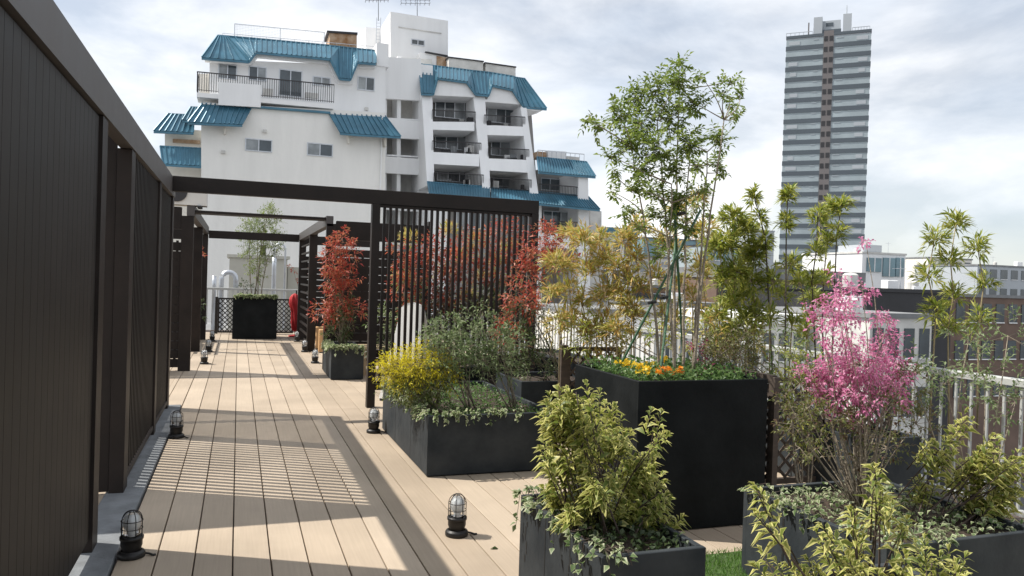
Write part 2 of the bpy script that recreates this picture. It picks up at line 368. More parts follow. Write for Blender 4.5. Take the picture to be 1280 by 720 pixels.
# ------------------------------------------------------------ far pergola
FX = -.655
pf = thing('pergola', 'far dark pergola framing the black planter box at the end of the walk', 'pergola')
Y1, Y2 = 12.55, 18.3
for yy in (Y1, 15.6, Y2):
    B('post', M['dark'], pf, FX-.17, FX, yy-.06, yy+.06, 0, 2.33); B('post', M['dark'], pf, 1.30, 1.45, yy-.06, yy+.06, 0, 2.33)
B('fascia', M['fascia'], pf, FX-.10, FX+.01, Y1-.06, Y2+.06, 2.335, 2.50); B('fascia', M['fascia'], pf, 1.29, 1.40, Y1-.06, Y2+.06, 2.29, 2.45)
B('beam', M['dark'], pf, FX+.012, 1.288, Y2-.05, Y2+.05, 2.25, 2.42)
B('tie_bar', M['dark'], pf, FX+.012, 1.288, Y1-.04, Y1+.22, 2.385, 2.425)
B('tie_bar', M['dark'], pf, FX+.012, 1.288, Y1+.34, Y1+.38, 2.39, 2.42)
def hslat(x0, x1, y, z0, z1, pitch, gap, th=.03):
    mb = MB(); z = z0
    while z < z1-.02:
        mb.box(x0, x1, y-th/2, y+th/2, z, min(z+pitch-gap, z1)); z += pitch
    for xx in np.arange(x0+.02, x1, .42): mb.box(xx-.018, xx+.018, y+th/2+.002, y+th/2+.03, z0, z1)
    return mb
hslat(-3.0, FX-.175, Y1+.02, .05, 1.96, .135, .008).build('slat_panel', M['dark'], pf)
hslat(1.455, 2.95, Y1+.02, .05, 1.93, .135, .008).build('slat_panel', M['dark'], pf)
hslat(1.455, 2.9, Y2, .05, 1.93, .135, .012).build('slat_panel', M['dark'], pf)
hslat(-3.0, FX-.175, Y2, .05, 1.93, .135, .012).build('slat_panel', M['dark'], pf)
B('beam', M['dark'], pf, -3.0, FX-.172, Y1-.04, Y1+.06, 2.13, 2.46); B('beam', M['dark'], pf, 1.452, 2.95, Y1-.04, Y1+.06, 2.08, 2.38)
B('beam', M['dark'], pf, -3.0, FX-.172, Y2-.04, Y2+.06, 2.2, 2.42); B('beam', M['dark'], pf, 1.452, 3.0, Y2-.04, Y2+.06, 2.2, 2.40)
for x0, x1 in ((-3.1, -3.0), (2.951, 3.02)): B('post', M['dark'], pf, x0, x1, Y1-.05, Y1+.05, 0, 2.45)
# side shelves of horizontal rails along the walk
for xx in (-1.85, 1.36):
    for y0, y1 in ((15.68, Y2-.07), ):
        mb = MB()
        for z in np.arange(.25, 2.2, .17): mb.box(xx-.02, xx+.02, y0, y1, z, z+.035)
        mb.build('side_rail', M['dark'], pf)
# ------------------------------------------------------------ lattice fences closing the walk
def lattice(name, label, x0, x1, y, z0, z1, m, pitch=.12, w=.022, group=None, ax='x', ph=.035):
    t = thing(name, label, 'lattice fence', group, ((x0+x1)/2, y, 0) if ax == 'x' else (y, (x0+x1)/2, 0)); c = (x0+x1)/2; h0 = x0-c; h1 = x1-c
    H = z1-z0; W_ = x1-x0
    for s, off in ((1, -.006), (-1, .006)):
        mb = MB(); k = -H
        while k < W_:
            # clip strip to the rectangle
            a0 = max(k, 0); a1 = min(k+H, W_)
            if a1-a0 > .02:
                zA = z0+(a0-k); zB = z0+(a1-k)
                xa, xb = (h0+a0, h0+a1) if s > 0 else (h1-a0, h1-a1); q = w*.7
                if ax == 'x': pts = [(xa, off-.004, zA-q), (xb, off-.004, zB-q), (xb, off-.004, zB+q), (xa, off-.004, zA+q)]; dd = (0, .008, 0)
                else: pts = [(off-.004, xa, zA-q), (off-.004, xb, zB-q), (off-.004, xb, zB+q), (off-.004, xa, zA+q)]; dd = (.008, 0, 0)
                mb.prism(pts, dd)
            k += pitch
        mb.build('lattice_strip', m, t)
    fb = MB()
    if ax == 'x':
        fb.box(h0-.03, h1+.03, -.02, .02, z1, z1+.04).box(h0-.03, h1+.03, -.02, .02, z0-.04, z0).box(h0-.03, h0, -.019, .019, z0, z1).box(h1, h1+.03, -.019, .019, z0, z1)
        po = MB().box(h0-.10, h0-.032, -.035, .035, 0, z1+.06, .004)
    else:
        fb.box(-.02, .02, h0-.03, h1+.03, z1, z1+.04).box(-.02, .02, h0-.03, h1+.03, z0-.04, z0).box(-.019, .019, h0-.03, h0, z0, z1).box(-.019, .019, h1, h1+.03, z0, z1)
        po = MB().box(-ph, ph, h0-.06, h0-.032, 0, z1+.03, .004)
    fb.build('frame', m, t); po.build('post', m, t); return t
lattice('lattice_fence', 'dark diamond lattice fence left of the far black planter box', -.42, .30, 20.1, .06, .84, M['lattice'], .115)
lattice('lattice_fence', 'dark diamond lattice fence right of the far black planter box', .56, 1.30, 20.1, .06, .84, M['lattice'], .115)
# brown garden trellises at the right
lattice('lattice_fence', 'brown wooden lattice panel standing behind the first low planter', 2.95, 3.45, 6.6, .25, .86, M['greywood'], .11, .02)
lattice('lattice_fence', 'weathered wooden lattice behind the pink flowering shrub', 3.55, 4.9, 4.75, .08, .80, M['greywood'], .12, .022)
lattice('lattice_fence', 'narrow brown trellis beside the right end of the tall black planter', 4.15, 4.75, 3.3, .08, .9, M['greywood'], .12, .022, ax='y', ph=.02)
rf = thing('wooden_rail', 'grey brown wooden rail fence between the lattice and the tall black planter', 'rail fence', None, (3.6, 6.3, 0))
for z in (.52, .64): MB().box(-.14, 1.15, -.02, .02, z, z+.055, .004).build('rail', M['greywood'], rf)
for x in (-.18, .5, 1.19): MB().box(x-.022, x+.022, -.02, .022, 0, .71, .005).build('post', M['greywood'], rf)

# ------------------------------------------------------------ white guard rail along the roof edge
FXX = 5.02; RT = .943
gr = thing('guard_rail', 'white metal balustrade along the right edge of the roof terrace', 'railing', None, (FXX, 0, 0))
for i in range(9):
    y0 = -2+i*2.5; y1 = y0+2.5
    mb = MB(); 
    for k in range(19): 
        y = y0+.09+k*(2.5-.1)/19; mb.box(-.008, .008, y, y+.016, .06, RT-.05)
    mb.build('baluster_panel', M['wmetal'], gr)
    MB().box(-.028, .028, y0, y1-.004, RT-.05, RT, .008).build('handrail', M['wmetal'], gr)
    MB().box(-.02, .02, y0, y1-.004, .02, .06, .003).build('bottom_rail', M['wmetal'], gr)
    MB().box(-.026, .026, y0-.026, y0+.026, -.085, RT-.052, .003).build('post', M['wmetal'], gr)
g2 = thing('guard_rail', 'white railing across the back of the roof beyond the lattice fences', 'railing', None, (0, 21.6, 0))
for i in range(4):
    x0 = -5+i*2.5; mb = MB()
    for k in range(19):
        x = x0+.09+k*2.4/19; mb.box(x, x+.022, -.011, .011, .13, 1.04)
    mb.build('baluster_panel', M['wmetal'], g2); MB().box(x0, x0+2.49, -.028, .028, 1.04, 1.10, .008).build('handrail', M['wmetal'], g2)
    MB().box(x0-.026, x0+.026, -.026, .026, -.085, 1.038, .003).build('post', M['wmetal'], g2)

# ------------------------------------------------------------ planters
def planter(label, x0, x1, y0, y1, h, m, group=None, z=0, rim=.028, soil=.05, name='planter_box'):
    t = thing(name, label, 'planter', group, ((x0+x1)/2, (y0+y1)/2, z)); a = (x1-x0)/2; b = (y1-y0)/2
    mb = MB(); mb.box(-a, a, -b, -b+rim, .012, h, .003).box(-a, a, b-rim, b, .012, h, .003).box(-a, -a+rim, -b+rim+.001, b-rim-.001, .013, h-.001, .003).box(a-rim, a, -b+rim+.001, b-rim-.001, .013, h-.001, .003)
    mb.build('wall', m, t)
    MB().box(-a+.02, a-.02, -b+.02, b-.02, 0, .02).build('base', M['rubber'], t)
    s = MB(); n = 10
    P_ = [[(-a+rim+(2*a-2*rim)*i/n, -b+rim+(2*b-2*rim)*j/n, h-soil+rnd.uniform(-.012, .015)) for i in range(n+1)] for j in range(n+1)]
    for j in range(n):
        for i in range(n): s.quad(P_[j][i], P_[j][i+1], P_[j+1][i+1], P_[j+1][i])
    s.build('soil', M['soil'], t)
    return t
p1 = planter('long low slate planter beside the walk holding the golden conifer', 1.375, 2.42, 5.65, 7.55, .465, M['planter'])
pr = planter('small slate cube planter of the red leaved shrub by the walk', 1.285, 1.75, 11.25, 12.3, .465, M['planter'])
pc = planter('black cube planter at the far end of the walk', -.105, .86, 18.45, 19.35, .97, M['pblack'])
pb = planter('tall black planter box in which the staked tree stands', 2.27, 3.2, 4.06, 4.98, .925, M['pblack'])
pfr = planter('slate planter in the foreground full of yellow variegated shrub', 1.335, 1.80, 2.63, 3.52, .455, M['planter'])
prt = planter('slate planter under the pink flowering shrub', 2.52, 3.42, 2.42, 3.36, .46, M['planter'])
pnr = planter('low slate planter in the right foreground with pale edged shrubs', 1.88, 2.44, 1.45, 2.3, .455, M['planter'])
pm = planter('slate planter directly behind the golden conifer planter', 1.62, 2.38, 7.62, 8.4, .60, M['pblack'])
pn = planter('slate planter of the rose coloured shrub behind the low planter', 2.53, 3.4, 6.75, 7.5, .56, M['planter'])
pl = [planter('dark trough planter %s' % s, 4.2, 4.72, y0, y1, .46, M['planter'], 'bamboo troughs along the guard rail') for s, y0, y1 in
      (('nearest the camera along the guard rail', 4.25, 5.5), ('behind the tall black planter along the guard rail', 5.6, 7.1), ('of straw coloured bamboo along the guard rail', 7.2, 8.9), ('farthest along the guard rail behind the slat screen', 9.1, 11.2))]
ps = planter('low black planter with red flowers behind the slat screen', 2.0, 4.1, 9.62, 10.25, .46, M['pblack'])
pk = planter('small black planter right of the far pergola post', 1.5, 1.95, 18.6, 19.1, .5, M['pblack'])
pq = planter('dark planter of red flowers inside the left bay of the far pergola', -1.5, -.95, 15.6, 17.4, .46, M['planter'])
for t, a, b, yy in ((p1, -.5225, .95, -.35), (p1, -.5225, .95, .3), (pfr, -.2325, .445, .12)):
    MB().box(a-.0012, a-.0002, yy-.003, yy+.003, .014, (.46 if t is p1 else .45)).build('seam', M['rubber'], t)
for t, x0, x1, y in ((p1, -.52, .52, -.951), (pb, -.46, .46, -.461)):
    mb = MB()
    for k in range(26):
        x = rnd.uniform(x0, x1); h = abs(rnd.gauss(0, .02))+.006; mb.box(x-rnd.uniform(.006, .03), x+rnd.uniform(.006, .03), y-.0008, y-.0002, .014, .014+h)
    mb.build('soil_splash', M['gutter'], t) if 0 else None
# drips of dirt on the lit sides of the two nearest slate planters
for t, yy in ((pfr, -.15), (pfr, .36), (prt, .16)):
    mb = MB()
    xw = -(1.80-1.335)/2 if t is pfr else -.45
    for k in range(9):
        z = .44-k*.034; y = yy+.012*math.sin(k*1.7); h = rnd.uniform(.008, .02)
        mb.box(xw-.0015, xw-.0005, y-rnd.uniform(.002, .009), y+rnd.uniform(.002, .009), z-h, z+h)
    mb.build('drip_stain', M['rubber'], t)

# ------------------------------------------------------------ marine deck lamps
def deck_lamp():
    t = thing('deck_lamp', '', 'deck lamp', 'caged marine lamps along the walk')
    MB().lathe([(0, 0), (.066, 0), (.068, .006), (.068, .022), (.062, .030), (.050, .033), (.050, .036)], n=28).build('base', M['lampblack'], t, True)
    MB().lathe([(.044, .034), (.050, .055), (.053, .062), (.053, .092), (.058, .094), (.058, .108), (.045, .110), (0, .110)], n=28).build('body', M['lampblack'], t, True)
    g = [(.041, .110), (.043, .15), (.043, .185)]+[(.043*math.cos(a), .185+.048*math.sin(a)) for a in np.linspace(.15, math.pi/2, 7)]
    MB().lathe(g, n=28).build('glass', M['clear'], t, True)
    MB().lathe([(0, .118), (.012, .118), (.014, .135), (.027, .155), (.031, .178), (.024, .203), (0, .214)], n=20).build('bulb', M['bulb'], t, True)
    MB().lathe([(.0385, .1105), (.030, .119), (.012, .121)], n=24).build('reflector', M['reflector'], t, True)
    cg = MB()
    for k in range(4):
        a = k*math.pi/4+.3; pts = []
        for q in np.linspace(0, math.pi, 13): pts.append((.052*math.cos(q)*math.cos(a), .052*math.cos(q)*math.sin(a), .188+.055*math.sin(q)))
        pts = [(.052*math.cos(a), .052*math.sin(a), .105)]+pts+[(-.052*math.cos(a), -.052*math.sin(a), .105)]
        cg.tube(pts, [.0023]*len(pts), 5)
    for z in (.150, .190):
        pts = [(.0525*math.cos(q), .0525*math.sin(q), z) for q in np.linspace(0, 2*math.pi, 25)]; cg.tube(pts, [.0023]*25, 5)
    cg.build('cage', M['steel'] if 0 else M['lampblack'], t, True)
    MB().tube([(.06, .0, .012), (.085, -.012, .008), (.10, -.03, .005), (.115, -.028, .004)], [.006]*4, 6).build('cable', M['rubber'], t)
    return t
L0 = deck_lamp()
spots = [(-.49, 4.42, 'caged deck lamp on the left kerb of the walk nearest the camera'), (-.49, 7.5, 'caged deck lamp second from the camera on the left kerb of the walk'),
 (-.49, 13.43, 'caged deck lamp third along the left of the walk, just past the dark slatted wall'), (-.49, 15.45, 'caged deck lamp fourth along the left of the walk'), (-.50, 17.76, 'caged deck lamp farthest along the left of the walk'),
 (1.245, 4.33, 'caged deck lamp alone on sunlit boards left of the foreground planter'), (1.265, 7.40, 'caged deck lamp tucked beside the corner of the low golden conifer planter'),
 (1.265, 13.44, 'caged deck lamp just left of the red leaved shrub planter'), (1.25, 15.41, 'caged deck lamp beside the pale wooden blocks'), (1.265, 17.8, 'caged deck lamp at the foot of the far right pergola post')]
for i, (x, y, lb) in enumerate(spots):
    o = L0 if i == 0 else copy_tree(L0); o.location = (x, y, .0015 if x > 0 or y > 9.3 else .0015); o['label'] = lb; o.rotation_euler = (0, 0, rnd.uniform(-.3, .3))

# ------------------------------------------------------------ seats, blocks, white chair, red cloth
def block(x, y, lb):
    t = thing('wooden_block', lb, 'wooden block', 'pale wooden blocks by the far pergola', (x, y, 0)); MB().box(-.10, .10, -.10, .10, .02, .45, .008).build('body', M['wood'], t); MB().box(-.08, .08, -.08, .08, 0, .02).build('foot', M['rubber'], t)
block(1.60, 15.3, 'pale upright timber block nearer the red leaved shrub'); block(1.62, 16.1, 'pale upright timber block nearer the far pergola post')
bt = thing('bench', 'light wooden bench behind the red leaved shrub planter', 'bench', None, (2.42, 11.95, 0))
for k in range(3): MB().box(-.75, .75, -.20+k*.135, -.20+k*.135+.125, .40, .44, .004).build('seat', M['wood2'], bt)
for x in (-.6, .6): MB().box(x-.05, x+.05, -.17, .17, .0, .398, .004).build('leg', M['wood2'], bt)
MB().box(-.55, .55, -.02, .02, .12, .2).build('stretcher', M['wood2'], bt)
ch = thing('folding_board', 'blank white tapered folding board seen between the left bars of the slat screen', 'board', None, (2.04, 9.35, 0), -.62)
for sg in (-1, 1):
    w0, w1, H_ = .30, .15, 1.20; dy = .24*sg; mb = MB()
    top = [(w1*math.cos(a)*.999, .012*sg, H_-.10+.10*math.sin(a)) for a in np.linspace(0, math.pi, 9)]
    pts = [(-w0, dy, .03), (w0, dy, .03)]+[(x, y+(dy*0), z) for x, y, z in top]
    mb.prism(pts, (0, .02*sg, 0)).build('panel', M['paint'], ch)
    for x in (-.26, .26): MB().box(x-.03, x+.03, dy-.02, dy+.03, 0, .03).build('foot', M['rubber'], ch)
MB().box(-.10, .10, -.011, .011, H_-.06, H_-.03).build('hinge', M['steel'], ch)
# red furled cloth standing by the far right
rc = thing('furled_parasol', 'furled red parasol leaning beside the far right pergola post', 'parasol', None, (1.33, 19.25, 0))
pts = []; mb = MB()
prof = [(.03, .12), (.10, .16), (.13, .35), (.10, .6), (.12, .8), (.09, .95), (.05, 1.02), (.0, 1.05)]
i0 = 0
for k, (r_, z) in enumerate(prof):
    for j in range(28):
        a = 2*math.pi*j/28; rr = r_*(1+.28*math.cos(7*a+z*3)); mb.v.append((rr*math.cos(a)+.04*math.sin(z*5), rr*math.sin(a), z))
for k in range(len(prof)-1):
    for j in range(28): mb.f.append((k*28+j, k*28+(j+1) % 28, (k+1)*28+(j+1) % 28, (k+1)*28+j))
mb.build('canopy', M['redcloth'], rc, True); MB().tube([(0, 0, .02), (0, 0, 1.12)], [.018]*2, 8).build('pole', M['rail'], rc); MB().lathe([(0, 0), (.16, 0), (.16, .03), (.03, .05), (0, .05)], n=20).build('base', M['redcloth'], rc)
# small hydrant-like red stand pipe
MB()
# ------------------------------------------------------------ things past the end of the walk
bh = thing('roof_plant_room', 'beige rendered plant room behind the far black planter box', 'building')
x0 = SY(287, 322, 27).x; x1 = SY(338, 322, 27).x; zt = SY(300, 322, 27).z
M['beige'] = mat('beige_render', (.46, .44, .38), .9, 0, .08, 1)
MB().box(x0, x1+.55, 27, 30, -2, zt).build('wall', M['beige'], bh); MB().box(x0-.08, x1+.63, 26.92, 30.1, zt+.002, zt+.10).build('roof_edge', M['beige'], bh)
MB().box(x1+.6, x1+1.2, 27.5, 30, -2, zt-.25).build('annex', M['beige'], bh)
MB().tube([(x1-.2, 28.5, zt+.1), (x1-.2, 28.5, zt+.5)], [.1, .1], 10).build('vent', M['rail'], bh)
def pipe(lb, px, py0, Y, r, hook=0, m='steel', side=1):
    t = thing('pipe', lb, 'pipe', None); a = SY(px, py0, Y); pts = [(a.x, Y, -.4), (a.x, Y, a.z-.25)]
    if hook:
        pts = [(a.x, Y, -.4), (a.x, Y, a.z-hook)]+[(a.x-side*hook*(1-math.cos(q)), Y, a.z-hook+hook*math.sin(q)) for q in np.linspace(.3, math.pi, 9)]+[(a.x-side*2*hook, Y, a.z-hook-.25)]
    else: pts.append((a.x, Y, a.z))
    MB().tube(pts, [r]*len(pts), 12).build('pipe', M[m], t, True)
    MB().lathe([(r*1.5, -.4), (r*1.5, -.35), (r, -.35)], a.x, Y, 12).build('flange', M[m], t)
pipe('silver vertical duct beside the beige plant room', 343, 322, 25, .07)
pipe('thin grey hooked vent pipe right of the far planter tree', 357, 305, 24, .03, .16)
pipe('fat silver hooked duct left of the beige plant room', 277, 340, 24, .075, .2, side=-1)
pipe('thin silver duct by the left pergola post at the far end', 268, 345, 23.3, .06)
st = thing('roof_slab', 'grey lower roof beyond the back railing', 'building'); MB().box(-12, 5, 22.3, 33, GZ+.004, -.45).build('wall', M['roofgrey'], st)
ac = thing('air_conditioner', 'pale grey outdoor unit on the far slatted screen behind the left wall', 'air conditioner', None, (-.80, 12.62, 2.463))
MB().box(-.4, .32, -.15, .15, .03, .42, .01).build('case', M['grime'], ac); MB().tube([(-.1, -.156, .22), (-.1, -.17, .22)], [.15, .15], 20).build('fan_grille', M['rail'], ac)
for x in (-.3, .22): MB().box(x-.03, x+.03, -.17, .17, 0, .029).build('foot', M['rail'], ac)
# ------------------------------------------------------------ the white apartment block with blue sheet roofs
YA = 60.0
def shift(p, dy): return Vector((p.x, p.y+dy, p.z))
def wallp(parent, pts, Y, depth, m, name='wall'):
    return MB().prism([SY(x, y, Y) for x, y in pts], (0, depth, 0)).build(name, m, parent)
def roofq(parent, TL, TR, BR, BL, Yt, Yb, seams, m=None, name='roof'):
    """one sheet-metal slope from its ridge points down to its eave points, with standing seams and a flat soffit"""
    tl, tr, br, bl = SY(*TL, Yt), SY(*TR, Yt), SY(*BR, Yb), SY(*BL, Yb); m = m or M['roofblue']
    n = (tr-tl).cross(bl-tl).normalized()
    if n.y > 0: n = -n
    th = .10
    mb = MB(); q = [p - n*th for p in (bl, br, tr, tl)]
    mb.hexa([q[0], q[1], q[2], q[3], bl, br, tr, tl])
    o = mb.build(name, m, parent)
    sm = MB()
    for k in range(seams+1):
        t = k/seams; a = tl.lerp(tr, t)+n*.035; b = bl.lerp(br, t)+n*.035; sm.tube([a, b], [.05, .05], 4)
    sm.build('seam', m, o)
    e = MB(); e.tube([bl - Vector((0, 0, .06)), br-Vector((0, 0, .06))], [.09, .09], 4); e.build('gutter', M['bwall'], o)
    return o
def hip(parent, pts3, seams, m=None):
    return None
def window(parent, x0, y0, x1, y1, Y, panes=2, glass='glass', name='window', deep=.0):
    a = SY(x0, y0, Y); b = SY(x1, y1, Y); xa, xb, zt, zb = a.x, b.x, a.z, b.z
    f = MB(); t = .07; Yf = Y-.07
    f.box(xa, xb, Yf, Y-.003, zt-t, zt).box(xa, xb, Yf, Y-.003, zb, zb+t).box(xa, xa+t, Yf+.002, Y-.004, zb+t, zt-t).box(xb-t, xb, Yf+.002, Y-.004, zb+t, zt-t)
    for k in range(1, panes):
        x = xa+(xb-xa)*k/panes; f.box(x-.035, x+.035, Yf+.004, Y-.004, zb+t, zt-t)
    w_ = f.build(name, M['steel'], parent)
    for k in range(panes):
        xl = xa+t+(xb-xa-2*t)*k/panes; xr = xa+t+(xb-xa-2*t)*(k+1)/panes
        MB().box(xl, xr, Y-.02, Y-.006, zb+t, zt-t).build('pane', M[glass] if (k+int(x0)) % 3 else M['glass2'], w_)
    return w_
def railing(parent, A, Bp, h, n, m='rail', name='balcony_rail'):
    """iron balustrade between two points (3-D, feet), height h"""
    A = Vector(A); Bp = Vector(Bp); mb = MB(); up = Vector((0, 0, h))
    mb.tube([A+up, Bp+up], [.05, .05], 4).tube([A+up*.12, Bp+up*.12], [.025, .025], 4)
    for k in range(n+1): p = A.lerp(Bp, k/n); mb.tube([p+up*.05, p+up], [.024, .024], 3)
    return mb.build(name, M[m], parent)
bA = thing('apartment_building', 'white apartment block with blue sheet metal mansard roofs and stepped balconies', 'building')
low = 420
# lower and upper walls of the left wing
wallp(bA, [(251.5, 128), (481.5, 141), (481.5, low), (251.5, low)], YA, 9, M['wwall'])
wallp(bA, [(262, 74), (412, 80), (470, 82), (482, 80), (482, 141), (262, 129)], YA+1.7, 8, M['bwall'])
wallp(bA, [(471, 53), (486, 55), (486, 84), (471, 82)], YA+1.6, 3, M['bwall'])
# band above the roof line of the upper floor
roofq(bA, (272, 44.5), (414, 57), (318, 65), (252, 71.5), YA+3.2, YA+.9, 1) if 0 else None
def roofpoly(parent, top, bot, Yt, Yb, step_px, m=None, name='roof'):
    """slope given as matching top and bottom polylines (same count); seams follow the slope"""
    m = m or M['roofblue']; mb = MB(); sm = MB(); gb = MB(); T = [SY(x, y, Yt) for x, y in top]; Bt = [SY(x, y, Yb(x, y) if callable(Yb) else Yb) for x, y in bot]
    for i in range(len(T)-1):
        tl, tr, br, bl = T[i], T[i+1], Bt[i+1], Bt[i]
        off = Vector((0, .14, -.02)); mb.hexa([bl+off, br+off, tr+off, tl+off, bl, br, tr, tl])
        k = max(1, int(round((top[i+1][0]-top[i][0]+bot[i+1][0]-bot[i][0])/2/step_px)))
        for j in range(k+(i == len(T)-2)):
            t = j/k; a = tl.lerp(tr, t); b = bl.lerp(br, t)
            if (a-b).length > .25: sm.tube([a+Vector((0, -.04, .02)), b+Vector((0, -.04, .02))], [.05, .05], 4)
        gb.tube([bl+Vector((0, .06, -.10)), br+Vector((0, .06, -.10))], [.10, .10], 4)
    for j in range(len(T)-1): gb.tube([T[j]+Vector((0, .0, .03)), T[j+1]+Vector((0, 0, .03))], [.06, .06], 4)
    o = mb.build(name, m, parent); sm.build('seam', m, o); gb.build('edge_trim', M['roofblue'] if 1 else M['bwall'], o); return o
# slope depth scales with how far the bottom edge drops
def sl(Yt, k=.055): return lambda x, y: Yt - 1.9
roofpoly(bA, [(272, 44.5), (285, 45.5), (320, 48.5), (412, 57)], [(252, 71.5), (311, 76), (320, 64.5), (413, 73)], YA+2.6, YA+.8, 6.2)
roofpoly(bA, [(413, 57.5), (424, 58.5), (440, 60.5), (446, 61), (470, 63.5)], [(413, 73), (425, 97.5), (438, 98.5), (447, 77), (470, 79)], YA+2.6, YA+.8, 5.5)
# soffit and white fascia under the top roof
wallp(bA, [(256, 73), (311, 77), (320, 67), (412, 75), (425, 100), (438, 101), (447, 80), (470, 81), (470, 84), (449, 84), (441, 104), (422, 103), (410, 79), (322, 71), (314, 80), (256, 76)], YA+1.2, .5, M['bwall'], 'soffit')
# windows of the upper floor
YU = YA+1.7
window(bA, 273, 79, 296, 100.5, YU); window(bA, 311, 82, 333, 102.5, YU); window(bA, 391, 95, 413, 109, YU, glass='glass2'); window(bA, 447, 95, 468, 114.5, YU)
window(bA, 349, 86, 377, 122.5, YU, 2, name='balcony_door')
# balcony with dark iron railing and solid panel
f0 = SY(246, 116, YA-.3); f1 = SY(417, 131, YA-.3)
bal = MB(); bal.prism([SY(246, 115.5, YA-.3), SY(417, 130.5, YA-.3), SY(417, 136, YA-.3), SY(246, 121, YA-.3)], (0, 2.0, 0)).build('balcony_slab', M['bwall'], bA)
railing(bA, SY(246, 115, YA-.25), SY(417, 130, YA-.25), 1.45, 60)
railing(bA, SY(246, 115, YA-.25), SY(246, 115, YA-.25)+Vector((0, 1.8, 0)), 1.45, 8)
wallp(bA, [(273, 102.5), (326, 106), (326, 134), (273, 131)], YA-.42, .12, M['bwall'], 'balcony_panel')
for (a, b, c_, d) in ((329, 111, 341, 121), (381, 116, 397, 124)):
    p = SY(a, b, YA+1); q = SY(c_, d, YA+1); MB().box(p.x, q.x, YA+.7, YA+1.1, q.z, p.z, .02).build('outdoor_unit', M['grime'], bA)
# lower skirt roofs
roofpoly(bA, [(253, 129), (280, 131), (315, 133.5)], [(235, 152.5), (275, 154.5), (303, 155.5)], YA+.05, YA-1.1, 6.4)
roofpoly(bA, [(411, 141.5), (440, 143), (481.5, 145)], [(425, 165.5), (450, 167.5), (501, 170.5)], YA+.05, YA-1.1, 6.2)
wallp(bA, [(313, 131.5), (413, 139.5), (413, 142), (313, 134.3)], YA-.25, .3, M['roofblue'], 'ledge')
for (x, y) in ((281, 160), (436, 172), (482, 176)):
    wallp(bA, [(x-2, y-5), (x+2, y-5), (x+1, y+7), (x-1, y+7)], YA-.5, .5, M['cream'], 'bracket')
window(bA, 306.7, 172.5, 340, 191, YA); window(bA, 384, 178, 415.7, 196.7, YA)
dp = MB()
for x, y0, Y_ in ((478, 146, YA), (345, 190, YA)):
    if x == 345: continue
    a = SY(x, y0, Y_-.12); dp.tube([a, Vector((a.x, a.y, GZ))], [.06, .06], 8)
dp.build('drainpipe', M['bwall'], bA)
for x, y in ((331, 164), (240+39, 190), (458, 136)):
    a = SY(x, y, YA-.06 if y > 140 else YA+1.6); MB().box(a.x-.14, a.x+.14, a.y-.12, a.y+.06, a.z-.12, a.z+.12, .03).build('vent_hood', M['grime'], bA)
# left stair wing with its two small roofs
wallp(bA, [(206, 160), (252, 163), (252, low), (206, low)], YA+2.5, 6, M['cream'], 'wing')
roofpoly(bA, [(210, 142.5), (243, 144.5)], [(192, 163.3), (242, 165.5)], YA+2.4, YA+1.2, 6)
roofpoly(bA, [(238, 134), (252, 135)], [(228, 150), (250, 151.5)], YA+2.2, YA+1.3, 5)
roofpoly(bA, [(200, 183), (255, 186)], [(203, 204.5), (254, 207.5)], YA+1.3, YA+.2, 6)
window(bA, 216, 174, 250, 179, YA+2.4, 1, 'rust', name='rusty_lintel') if 0 else wallp(bA, [(216, 173.5), (250, 175.5), (250, 180), (216, 178)], YA+2.35, .1, M['rust'], 'lintel')
wallp(bA, [(247, 92), (262, 92), (262, 129), (250, 129)], YA+2.4, 5, M['cream'], 'side_wall')
# roof furniture of the left wing
ox = wallp(bA, [(412, 41), (446, 43.5), (446, 61), (412, 59)], YA+3.2, 2.6, M['rust'], 'roof_hatch'); wallp(bA, [(409, 38), (447, 40.5), (447, 43), (409, 40.5)], YA+3.1, 2.8, M['roofdark'], 'hatch_cap')
mesh_f = MB(); A_ = SY(293, 46, YA+3.4); B_ = SY(405, 56, YA+3.4)
mesh_f.tube([A_+Vector((0, 0, 1.0)), B_+Vector((0, 0, 1.0))], [.035]*2, 4)
for k in range(0, 3): p = A_.lerp(B_, k/2); mesh_f.tube([p, p+Vector((0, 0, 1.0))], [.04]*2, 4)
for k in range(1, 9): mesh_f.tube([A_+Vector((0, 0, .115*k)), B_+Vector((0, 0, .115*k))], [.008]*2, 3)
for k in range(60): p = A_.lerp(B_, k/60); mesh_f.tube([p, p+Vector((0, 0, 1.0))], [.008]*2, 3)
mesh_f.build('roof_fence', M['steel'], bA)
lf = MB(); A_ = SY(278, 46.5, YA+3.0); B_ = SY(470, 63, YA+3.0); lf.tube([A_+Vector((0, 0, .3)), B_+Vector((0, 0, .3))], [.025]*2, 4)
for k in range(12): p = A_.lerp(B_, k/11); lf.tube([p, p+Vector((0, 0, .3))], [.02]*2, 3)
lf.build('low_rail', M['steel'], bA)
# open stair between the wings
YS = YA+2.6
for y0, y1 in ((71, 123), (148.5, 171.5), (195.5, 216), (240.5, 262), (285, 305)):
    wallp(bA, [(481, y0), (526, y0+3), (530, y1+3), (481, y1)], YS, .35, M['bwall'], 'stair_parapet')
wallp(bA, [(481, 71), (540, 74), (540, low), (481, low)], YS+2.8, .3, M['grime'], 'stair_back_wall')
for xa, xb in ((481, 484), (497, 501.5)):
    wallp(bA, [(xa, 70), (xb, 70), (xb-2, low), (xa-2, low)], YS+.4, 2.3, M['bwall'], 'stair_wall')
wallp(bA, [(524, 80), (541, 82), (541, low), (520, low)], YS+.2, 3, M['bwall'], 'stair_wall')
for y in (147, 193, 239, 284):
    wallp(bA, [(484, y), (524, y+2), (524, y+4), (484, y+2)], YS+.36, 2.4, M['bwall'], 'landing')
